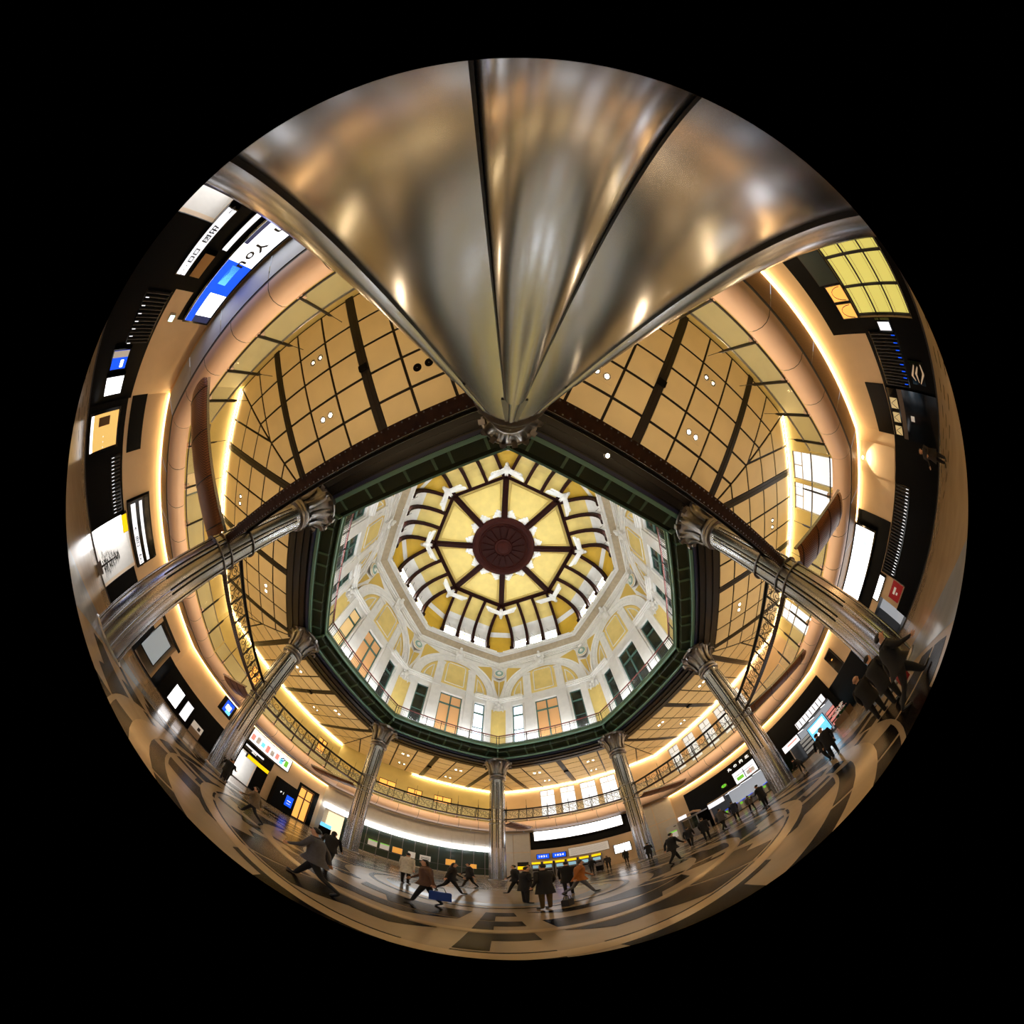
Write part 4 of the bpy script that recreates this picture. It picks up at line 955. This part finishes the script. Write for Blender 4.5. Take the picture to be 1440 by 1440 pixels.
for q, (u0, u1) in enumerate(((1.48, 2.0), (.82, 1.36))):
    fb = board('fanlight', 'amber fanlight pane with arched glazing bar, %s' % ('outer' if q == 0 else 'inner'), 'window', 0, u0, u1, 3.4, 4.12, GOLDW, GREYD, .04, .04)
    fw_ = (u1-u0)/2; MB().tube([(-.06, fw_*math.cos(math.pi*i/8)*.9, .1+.5*math.sin(math.pi*i/8)) for i in range(9)], .012, 4).build('glazing_bar', GREYD, fb)
board('dim_fanlight', 'dim green fanlight pane beside the amber fanlights', 'window', 0, -.4, .7, 3.4, 4.3, mat('dim_green', '#2c3c36', .3), GREYD, .04, .04)
board('small_white_screen', 'small white screen between the lattice window and slatted panel', 'screen', 0, 2.12, 2.42, 1.9, 2.5, SCRS)
lg = board('shop_logo', 'large pale brush-stroke logo on the black shop wall', 'logo', 0, 3.6, 4.6, .7, 1.5, BLACK2, BLACK2, .05, .01)
for q, pts in enumerate(([(-.35, .55), (.1, .75), (.3, .6)], [(-.3, .35), (0, .5), (.35, .4)], [(-.4, .15), (-.05, .05), (.4, .3)])):
    MB().tube([(-.09, y, z) for y, z in pts], [.03, .06, .02], 6).build('brush_stroke', mat('logo_cream', '#d8bfa0', .5, emit=.3), lg)
lw2 = empty('shop_window', bay_loc(0, G-.05, 6.4, .1), ROT[0], label='dark shop window with three small lit lattice panes and grey band', cat='window')
MB().box(-.05, 0, -1.4, 1.4, 0, 3.2).build('glass', BLACK2, lw2); MB().box(-.08, -.05, -1.4, 1.4, 2.3, 2.6).build('band', mat('transom_grey', '#5d5148', .45), lw2)
for y in (-.9, -.1, .7): 
    q = MB().box(-.07, -.05, y, y+.55, 2.7, 3.15).build('pane', mat('dim_gold_pane', (.75, .6, .3), emit=.4), lw2); MB().tube([(-.08, y, 2.72), (-.08, y+.27, 3.1), (-.08, y+.55, 2.72)], .012, 4).build('glazing_bar', GREYD, q)
MB().box(-.06, -.05, -.1, .2, 1.7, 1.95).build('sticker', PAPER, lw2)
# -- conifer at the exit, flower stand
cf = empty('potted_conifer', bay_loc(6, 18.0, 1.85, 0), 0, label='dark potted conifer silhouetted against the white-lit exit', cat='plant')
MB().lathe([(.01, 0), (.22, 0), (.3, .4), (.27, .42), (.01, .4)], 16).build('pot', GREYM, cf, True); MB().tube([(0, 0, .4), (0, 0, 1.9)], [.05, .015], 6).build('trunk', RUST, cf)
fo = MB()
for i in range(520):
    z = .6+1.5*random.random()**1.2; r = (.55*(2.2-z)/1.6+.04)*random.uniform(.4, 1); a = random.random()*6.283; p = Vector((r*math.cos(a), r*math.sin(a), z)); d = Vector((math.cos(a), math.sin(a), -.15))*.24; s = Vector((-math.sin(a), math.cos(a), 0))*.08
    fo.add([p-s, p+s, p+d], [(0, 1, 2)])
o = fo.build('foliage', mat('conifer_green', '#14231a', .7), cf); o['kind'] = 'stuff'
fs = empty('flower_stand', bay_loc(1, 17.8, 6.9, 0), ROT[1], label='flower stand with white and pink blossoms and green pots', cat='stand')
MB().box(-.3, .3, -.8, .8, .0, .7).build('table', mat('stand_wood', '#6b5138', .5), fs)
for y in (-.5, 0, .5): MB().lathe([(.01, .7), (.12, .7), (.17, .95), (.01, .93)], 12).build('pot', mat('pot_green', '#1d4a25', .4), fs, loc=(0, y, 0))
bl = MB()
for i in range(90): bl.ell((random.uniform(-.25, .25), random.uniform(-.75, .75), random.uniform(.98, 1.5)), (.06, .06, .05), 5, 3); bl.m[-15:] = [random.choice((0, 0, 1))]*15
o = bl.build('blossom', [PAPER, mat('blossom_pink', '#d98f9a', .6)], fs); o['kind'] = 'stuff'
# -- lamps and shelves inside the gate concourse
for i in range(4):
    o = empty('concourse_lamp', bay_loc(2, 20.6, 4.0-1.25*i, 2.78), ROT[2], label='white tube lamp over the gates, %s from the shelf canopy end' % NTH[i], cat='lamp', group='tube lamps in the gate concourse')
    MB().box(-1.2, 1.2, -.12, .12, .03, .07).build('tray', GREYM, o); MB().box(-1.15, 1.15, -.05, .05, 0, .03).build('tube', SCRW, o)
for i, (u, m, lab) in enumerate(((-4.0, PAPER, 'white'), (-5.4, SCRS, 'lit'), (-6.8, PINK, 'pink'))):
    o = empty('concourse_shelf', bay_loc(2, 21.6, u, 0), ROT[2], label='%s goods shelf in the concourse under the timetable screen' % lab, cat='shelf')
    MB().box(-.2, .2, -.6, .6, 0, 2.1).build('carcass', GREYM, o)
    for z in (.3, .8, 1.3, 1.75): MB().box(-.22, -.2, -.55, .55, z, z+.3).build('goods', m, o)
for i in range(3):
    o = empty('concourse_lamp', bay_loc(2, 20.4, -4.2-1.2*i, 2.88), ROT[2], label='white tube lamp under the timetable screen, %s from the route board' % NTH[i], cat='lamp', group='tube lamps under the timetable screen')
    MB().box(-1.1, 1.1, -.12, .12, .03, .06).build('tray', GREYM, o); MB().box(-1.05, 1.05, -.05, .05, 0, .03).build('tube', SCRW, o)
# ================================================================== PEOPLE =======================
def pose_joints(lean=0., legs=((.0, .0), (.0, .0)), arms=((.0, .15), (.0, .15)), head=0.):
    J = {}; rad = {}; E = []; seg = {}
    def rotl(p):                                   # lean the upper body about the pelvis
        c, s = math.cos(lean), math.sin(lean); x, y, z = p[0], p[1], p[2]-.93
        return Vector((x*c+z*s, y, -x*s+z*c+.93))
    def put(n, p, r, up=True): J[n] = rotl(p) if up else Vector(p); rad[n] = r
    def link(a, b, s): E.append((a, b)); seg[(a, b)] = s
    put('pelvis', (0, 0, .93), (.125, .15), False); put('spine', (0, 0, 1.12), (.115, .14)); put('chest', (.01, 0, 1.31), (.12, .165)); put('neckb', (.0, 0, 1.43), (.075, .08)); put('neck', (.02, 0, 1.48), (.052, .052))
    put('jaw', (.045, 0, 1.545), (.07, .062)); put('skull', (.03, 0, 1.62), (.092, .075)); put('crown', (.02, 0, 1.685), (.06, .055))
    for a, b, s in (('pelvis', 'spine', 'torso'), ('spine', 'chest', 'torso'), ('chest', 'neckb', 'torso'), ('neckb', 'neck', 'skin'), ('neck', 'jaw', 'skin'), ('jaw', 'skull', 'skin'), ('skull', 'crown', 'skin')): link(a, b, s)
    tips = []
    for sd, (th, kn), (sw, eb) in ((1, legs[0], arms[0]), (-1, legs[1], arms[1])):
        q = 'L' if sd > 0 else 'R'
        hip = Vector((0, sd*.095, .88)); knee = hip+.42*Vector((math.sin(th), 0, -math.cos(th))); an = knee+.4*Vector((math.sin(th-kn), 0, -math.cos(th-kn)))
        fa = (th-kn)*.8; heel = an+Vector((-.03, 0, -.03)); toe = an+Vector((.17*math.cos(fa), sd*.02, -.035+.17*math.sin(fa)))
        put('hip'+q, hip, (.1, .095), False); put('knee'+q, knee, (.066, .064), False); put('ankle'+q, an, (.045, .045), False); put('toe'+q, toe, (.036, .042), False)
        link('pelvis', 'hip'+q, 'leg'); link('hip'+q, 'knee'+q, 'leg'); link('knee'+q, 'ankle'+q, 'leg'); link('ankle'+q, 'toe'+q, 'shoe')
        sh = Vector((0, sd*.185, 1.385)); el = sh+Vector((.27*math.sin(sw), sd*.05, -.27*math.cos(sw))); wr = el+Vector((.24*math.sin(sw+eb), -sd*.01, -.24*math.cos(sw+eb))); hd = wr+Vector((.085*math.sin(sw+eb), 0, -.085*math.cos(sw+eb)))
        put('sh'+q, sh, (.068, .068)); put('el'+q, el, (.05, .05)); put('wr'+q, wr, (.034, .034)); put('hd'+q, hd, (.022, .036))
        link('chest', 'sh'+q, 'torso'); link('sh'+q, 'el'+q, 'torso'); link('el'+q, 'wr'+q, 'torso'); link('wr'+q, 'hd'+q, 'skin')
        d = (J['hd'+q]-J['wr'+q]).normalized(); tips.append((J['hd'+q], J['wr'+q], d, sd))
    return J, rad, E, seg, tips, rotl
PM = [mat('skin', '#c99a7c', .5), mat('coat_slot', '#111114', .7), mat('trouser_slot', '#121216', .8), mat('shoe_black', '#0a0909', .35), mat('eye_dark', '#120c0a', .3)]
def body_mesh(kw):
    J, rad, E, seg, tips, rotl = pose_joints(**kw)
    names = list(J); idx = {n: i for i, n in enumerate(names)}
    me = bpy.data.meshes.new('skeleton'); me.from_pydata([J[n] for n in names], [(idx[a], idx[b]) for a, b in E], [])
    o = bpy.data.objects.new('skeleton', me); COL.objects.link(o); o.modifiers.new('skin', 'SKIN')
    sv = me.skin_vertices[0].data
    for n in names: sv[idx[n]].radius = rad[n]; sv[idx[n]].use_root = (n == 'pelvis')
    o.modifiers['skin'].use_smooth_shade = True
    s = o.modifiers.new('sub', 'SUBSURF'); s.levels = 2; s.render_levels = 2
    dg = bpy.context.evaluated_depsgraph_get(); em = bpy.data.meshes.new_from_object(o.evaluated_get(dg)); bpy.data.objects.remove(o)
    m = MB(); m.v = [tuple(v.co) for v in em.vertices]; m.f = [tuple(p.vertices) for p in em.polygons]
    V = np.array(m.v); segs = [(np.array(J[a]), np.array(J[b]), seg[(a, b)]) for a, b in E]
    mi = {'skin': 0, 'torso': 1, 'leg': 2, 'shoe': 3}
    C = np.array([V[list(f)].mean(0) for f in m.f]); best = np.full(len(C), 9.); lab = np.zeros(len(C), int)
    for a, b, s in segs:
        d = b-a; t = np.clip(((C-a)@d)/(d@d), 0, 1); D = np.linalg.norm(C-(a+t[:, None]*d), axis=1)-(.02 if s == 'torso' else 0)
        k = D < best; best[k] = D[k]; lab[k] = mi[s]
    m.m = list(lab)
    m.cur = 0
    for hd, wr, d, sd in tips:                     # four bent fingers and a thumb on each hand
        side = Vector((1, 0, 0)); side = (side-d*side.dot(d)); side = side.normalized() if side.length > .1 else Vector((0, 0, 1)); nrm = d.cross(side)
        for i, ln in enumerate((.062, .07, .066, .052)):
            p = hd+side*(.027-.018*i); m.tube([p-d*.015, p+d*ln*.55, p+d*ln*.95-nrm*sd*.02], [.0095, .0085, .0065], 5)
        p = wr+d*.035+side*.025; m.tube([p, p+side*.025+d*.03, p+side*.03+d*.062], [.011, .01, .007], 5)
    f = rotl((.115, 0, 1.6)); m.ell(f, (.018, .014, .024), 6, 4)
    for s in (-1, 1):
        m.cur = 0; m.ell(rotl((.02, s*.077, 1.605)), (.02, .01, .032), 6, 4); m.cur = 4; m.ell(rotl((.108, s*.032, 1.628)), (.008, .013, .007), 6, 4)
    m.ell(rotl((.104, 0, 1.553)), (.007, .022, .006), 6, 4); m.cur = 0
    return m.mesh('person', PM, True), rotl
def coat_mesh(rotl, hem, flare, legs):
    zs = [1.46, 1.43, 1.36, 1.25, 1.1, .98, (.98+hem)/2, hem]; rx = [.07, .11, .145, .155, .145, .15, .16+flare*.5, .165+flare]; ry = [.08, .17, .215, .2, .175, .175, .185+flare*.5, .195+flare]
    m = MB(); n = 18; vs = []; fs = []
    mid = .42*(math.sin(legs[0][0])+math.sin(legs[1][0]))*.25; spread = abs(math.sin(legs[0][0])-math.sin(legs[1][0]))*.16
    for z, a, b in zip(zs, rx, ry):
        low = max(0, (.95-z)/.45)
        for i in range(n):
            t = 2*math.pi*i/n; w = 1+.03*math.sin(5*t)*low
            p = ((a+spread*low)*w*math.cos(t)+mid*low, b*w*math.sin(t), z); q = rotl(p) if z > .93 else Vector(p); vs.append(q)
    for k in range(len(zs)-1):
        for i in range(n): fs.append((k*n+i, k*n+(i+1) % n, (k+1)*n+(i+1) % n, (k+1)*n+i))
    m.add(vs, fs)
    for s in (-1, 1): m.ell(rotl((0, s*.178, 1.372)), (.076, .068, .078), 12, 8)
    m.tube([rotl((.015+.078*math.cos(2*math.pi*i/14), .082*math.sin(2*math.pi*i/14), 1.465+.012*math.cos(2*math.pi*i/14+math.pi))) for i in range(14)], .022, 6, True)
    return m.mesh('coat', PM[1], True)
def hair_mesh(rotl, long):
    m = MB().ell((.014, 0, 1.628), (.086, .073, .083), 16, 12); V = m.v; F = []
    for f in m.f:
        c = sum((Vector(V[i]) for i in f), Vector())/len(f)
        if (c.x > .05 and c.z < 1.66) or c.z < (1.5 if long else 1.575): continue
        F.append(f)
    m.f = F; m.m = [0]*len(F); m.v = [tuple(rotl(p)) for p in V]
    if long: m.ell(rotl((-.045, 0, 1.53)), (.04, .07, .1), 10, 6)
    return m.mesh('hair', PM[1], True)
POSES = {'stand': dict(arms=((.05, .2), (-.02, .25))), 'phone': dict(arms=((.35, 1.5), (.1, 1.2)), lean=.06), 'walk': dict(lean=.07, legs=((.36, .08), (-.28, .3)), arms=((-.4, .3), (.45, .4))),
         'stride': dict(lean=.1, legs=((-.4, .5), (.44, .05)), arms=((.5, .5), (-.45, .3))), 'bend': dict(lean=.5, legs=((.15, .1), (-.05, .1)), arms=((.7, .5), (.6, .7))), 'pocket': dict(arms=((-.15, .75), (-.12, .8)))}
_b = {}
def person(label, x, y, h, face, pose, coat, trou='#101014', hair='#0d0b0a', hem=.82, flare=.0, long=False, shoes=None):
    if pose not in _b: _b[pose] = body_mesh(POSES[pose])
    me, rotl = _b[pose]; s = h/1.72
    o = bpy.data.objects.new('person', me); COL.objects.link(o); o.location = (x, y, 0); o.rotation_euler = (0, 0, math.radians(face)); o.scale = (s, s, s)
    V = [v.co.z for v in me.vertices]; o.location.z = -min(V)*s+.004
    cm = mat('cloth_'+coat.lstrip('#'), coat, .8, var=.15, scale=14); tm_ = mat('cloth_'+trou.lstrip('#'), trou, .85, var=.15, scale=14); hm = mat('hair_'+hair.lstrip('#'), hair, .5)
    for i, mm in ((1, cm), (2, tm_)): o.material_slots[i].link = 'OBJECT'; o.material_slots[i].material = mm
    tag(o, label, 'person')
    c = obj('coat', coat_mesh(rotl, hem, flare, POSES[pose].get('legs', ((0, 0), (0, 0)))), o); c.data.materials[0] = cm
    hr = obj('hair', hair_mesh(rotl, long), o); hr.data.materials[0] = hm
    return o
def toward(x, y, tx, ty): return math.degrees(math.atan2(ty-y, tx-x))
PEOPLE = [
 ('person in brown jacket carrying a blue bag across the floor', -1.31, -4.54, 1.58, 190, 'walk', '#5a3f33', '#0e0e12'),
 ('person in white jacket and dark trousers standing mid hall', -2.68, -.67, 1.66, 80, 'stand', '#d9d3c6', '#1a1512'),
 ('person in black striding past the brown jacketed walker', -1.36, -.62, 1.7, 10, 'stride', '#0c0c10', '#0b0b0e'),
 ('person in black coat walking behind the striding one', -1.06, 2.6, 1.7, 185, 'walk', '#15151a', '#0b0b0e'),
 ('person in black walking by the far column with a dark bag', .56, .48, 1.7, 170, 'walk', '#1a1a20', '#0d0d10'),
 ('person in a white collar and grey coat by the far column', 1.3, 4.2, 1.68, 200, 'stand', '#6a6660', '#111114'),
 ('person in black coat facing the man in ochre trousers', .6, -2.7, 1.6, 20, 'phone', '#101014', '#0c0c10'),
 ('person in dark coat and ochre trousers standing on the round inlay', .88, -4.08, 1.66, 120, 'pocket', '#120f0e', '#4d3a16'),
 ('person in black with a shoulder bag beside the orange coat', 1.88, -1.2, 1.66, 75, 'stand', '#0b0b0e', '#0c0c10'),
 ('person in orange coat and grey trousers striding across', 2.08, -1.79, 1.72, 0, 'stride', '#a8642a', '#5d5d64'),
 ('person in black stooping over a trolley by the ticket machines', 5.87, 11.42, 1.62, 60, 'bend', '#0d0d10', '#0c0c0f'),
 ('person with fur collared coat bending by the ticket machines', 6.85, 10.91, 1.55, 80, 'bend', '#2a2320', '#0c0c0f'),
 ('person in black with luggage near the notice light box', 8.6, 12.3, 1.62, 100, 'stand', '#101013', '#0c0c0f'),
 ('person in black leaning at the foot of the steel column', 8.05, 7.1, 1.6, 60, 'phone', '#0a0a0d', '#0b0b0e'),
 ('person in black jacket with red collar walking to the gates', 5.27, -1.07, 1.7, 10, 'walk', '#0d0d11', '#0b0b0e'),
 ('person in black following towards the notice cabinet', 8.1, 2.6, 1.6, 50, 'walk', '#121217', '#0b0b0e'),
 ('person in black coat in the cluster before the booth', 8.59, 2.0, 1.72, 40, 'stand', '#0b0b0f', '#0b0b0e'),
 ('person in grey coat in the cluster before the booth', 9.4, 1.7, 1.72, 20, 'walk', '#4b4546', '#0b0b0e'),
 ('person in navy coat near the vending machine', 11.5, 3.3, 1.68, 70, 'stand', '#20263a', '#0b0b0e'),
 ('child in grey coat near the ticket gates', 11.28, 1.72, 1.36, 60, 'walk', '#5b5552', '#15151a'),
 ('person in black coat reading beside the steel column at the gates', 9.62, -1.0, 1.64, 100, 'phone', '#0a0b10', '#0b0b0e'),
 ('person in black suit walking towards the cyan screen', 8.74, -5.2, 1.64, 45, 'stride', '#0b0c12', '#0a0a0e'),
 ('person in black suit beside the other black suit, looking back', 8.25, -5.75, 1.6, 200, 'stand', '#0d0d12', '#0a0a0e'),
 ('seated-height person in black crouching by the orange vending machine', 13.0, -.6, 1.4, 90, 'bend', '#111115', '#0c0c10'),
 ('bald person in black coat near the steel column by the flower stand', 6.53, -8.3, 1.72, 10, 'stand', '#0a0a0d', '#0a0a0d', '#b98c6e'),
 ('person in black coat with dark hair behind the bald one', 5.86, -9.0, 1.75, -20, 'phone', '#08080b', '#0a0a0d'),
 ('tall person in black coat with a red bag passing the column', 4.75, -9.75, 1.76, -60, 'walk', '#07070a', '#0a0a0d'),
 ('person in black with white shirt cuffs at foot of the column by the advertising screen', -10.13, -1.24, 1.6, 150, 'phone', '#08080a', '#0a0a0d'),
 ('second person in black at foot of the column by the advertising screen', -10.75, -.5, 1.62, -30, 'phone', '#0b0b0e', '#0a0a0d'),
 ('person in tan coat walking near the advertising screen', -5.76, -4.27, 1.45, 200, 'stride', '#6d5c48', '#15161c'),
 ('person in grey coat running across the dark inlay', -2.3, -7.0, 1.52, 185, 'stride', '#4a4a52', '#0b0b0f'),
 ('person in black skirt suit walking past the glass shopfront', -3.64, -3.9, 1.5, 100, 'walk', '#16120f', '#0a0a0d'),
 ('person with raised hand in dark sleeves near the gold lattice side', 10.9, -13.5, 1.68, 130, 'phone', '#1a1513', '#15120f'),
]
for p in PEOPLE:
    lab, x, y, h, f, po, co, tr = p[:8]; person(lab, x, y, h, f, po, co, tr, *(p[8:9]), hem=.62 if po in ('stand', 'phone', 'pocket') else .78, flare=.03, long=('skirt' in lab or 'brown' in lab))
def hand_bag(name, label, x, y, z, rz, w, d, h, m):
    o = empty(name, (x, y, z), math.radians(rz), label=label, cat='bag')
    b = MB(); b.extr([(-w, -d, 0), (w, -d, 0), (w, d, 0), (-w, d, 0)], (0, 0, h*.9)); b.extr([(-w*.94, -d*.8, h*.9), (w*.94, -d*.8, h*.9), (w*.94, d*.8, h*.9), (-w*.94, d*.8, h*.9)], (0, 0, h*.1)); b.build('body', m, o)
    for s in (-1, 1): MB().tube([(-w*.5, s*d*.7, h), (-w*.3, s*d*.5, h+.14), (w*.3, s*d*.5, h+.14), (w*.5, s*d*.7, h)], .008, 5).build('handle', INK, o)
    return o
hand_bag('shopping_bag', 'bright blue shopping bag beside the brown jacketed walker', -1.02, -4.72, .3, 10, .2, .06, .3, mat('bag_blue', '#123a8f', .45))
hand_bag('shopping_bag', 'red shopping bag beside the passing tall person in black', 5.3, -9.5, .32, 40, .14, .06, .3, mat('bag_red', '#8e1218', .45))
hand_bag('tote_bag', 'dark patterned tote bag beside the ochre trousers', 1.32, -3.9, .003, 60, .16, .08, .26, mat('bag_dark', '#1d1a1c', .6, var=.4, scale=20))
sc_ = empty('suitcase', (6.3, 11.1, 0), .8, label='small black wheeled suitcase by the ticket machines', cat='suitcase')
MB().box(-.13, .13, -.2, .2, .06, .62).build('body', BLACK, sc_); MB().tube([(0, -.12, .6), (0, -.12, .98), (0, .12, .98), (0, .12, .6)], .012, 5).build('handle', STEEL2, sc_)
for y in (-.15, .15): MB().lathe([(.01, -.02), (.04, -.02), (.04, .02), (.01, .02)], 10).build('wheel', BLACK2, sc_, loc=(0, y, .04))
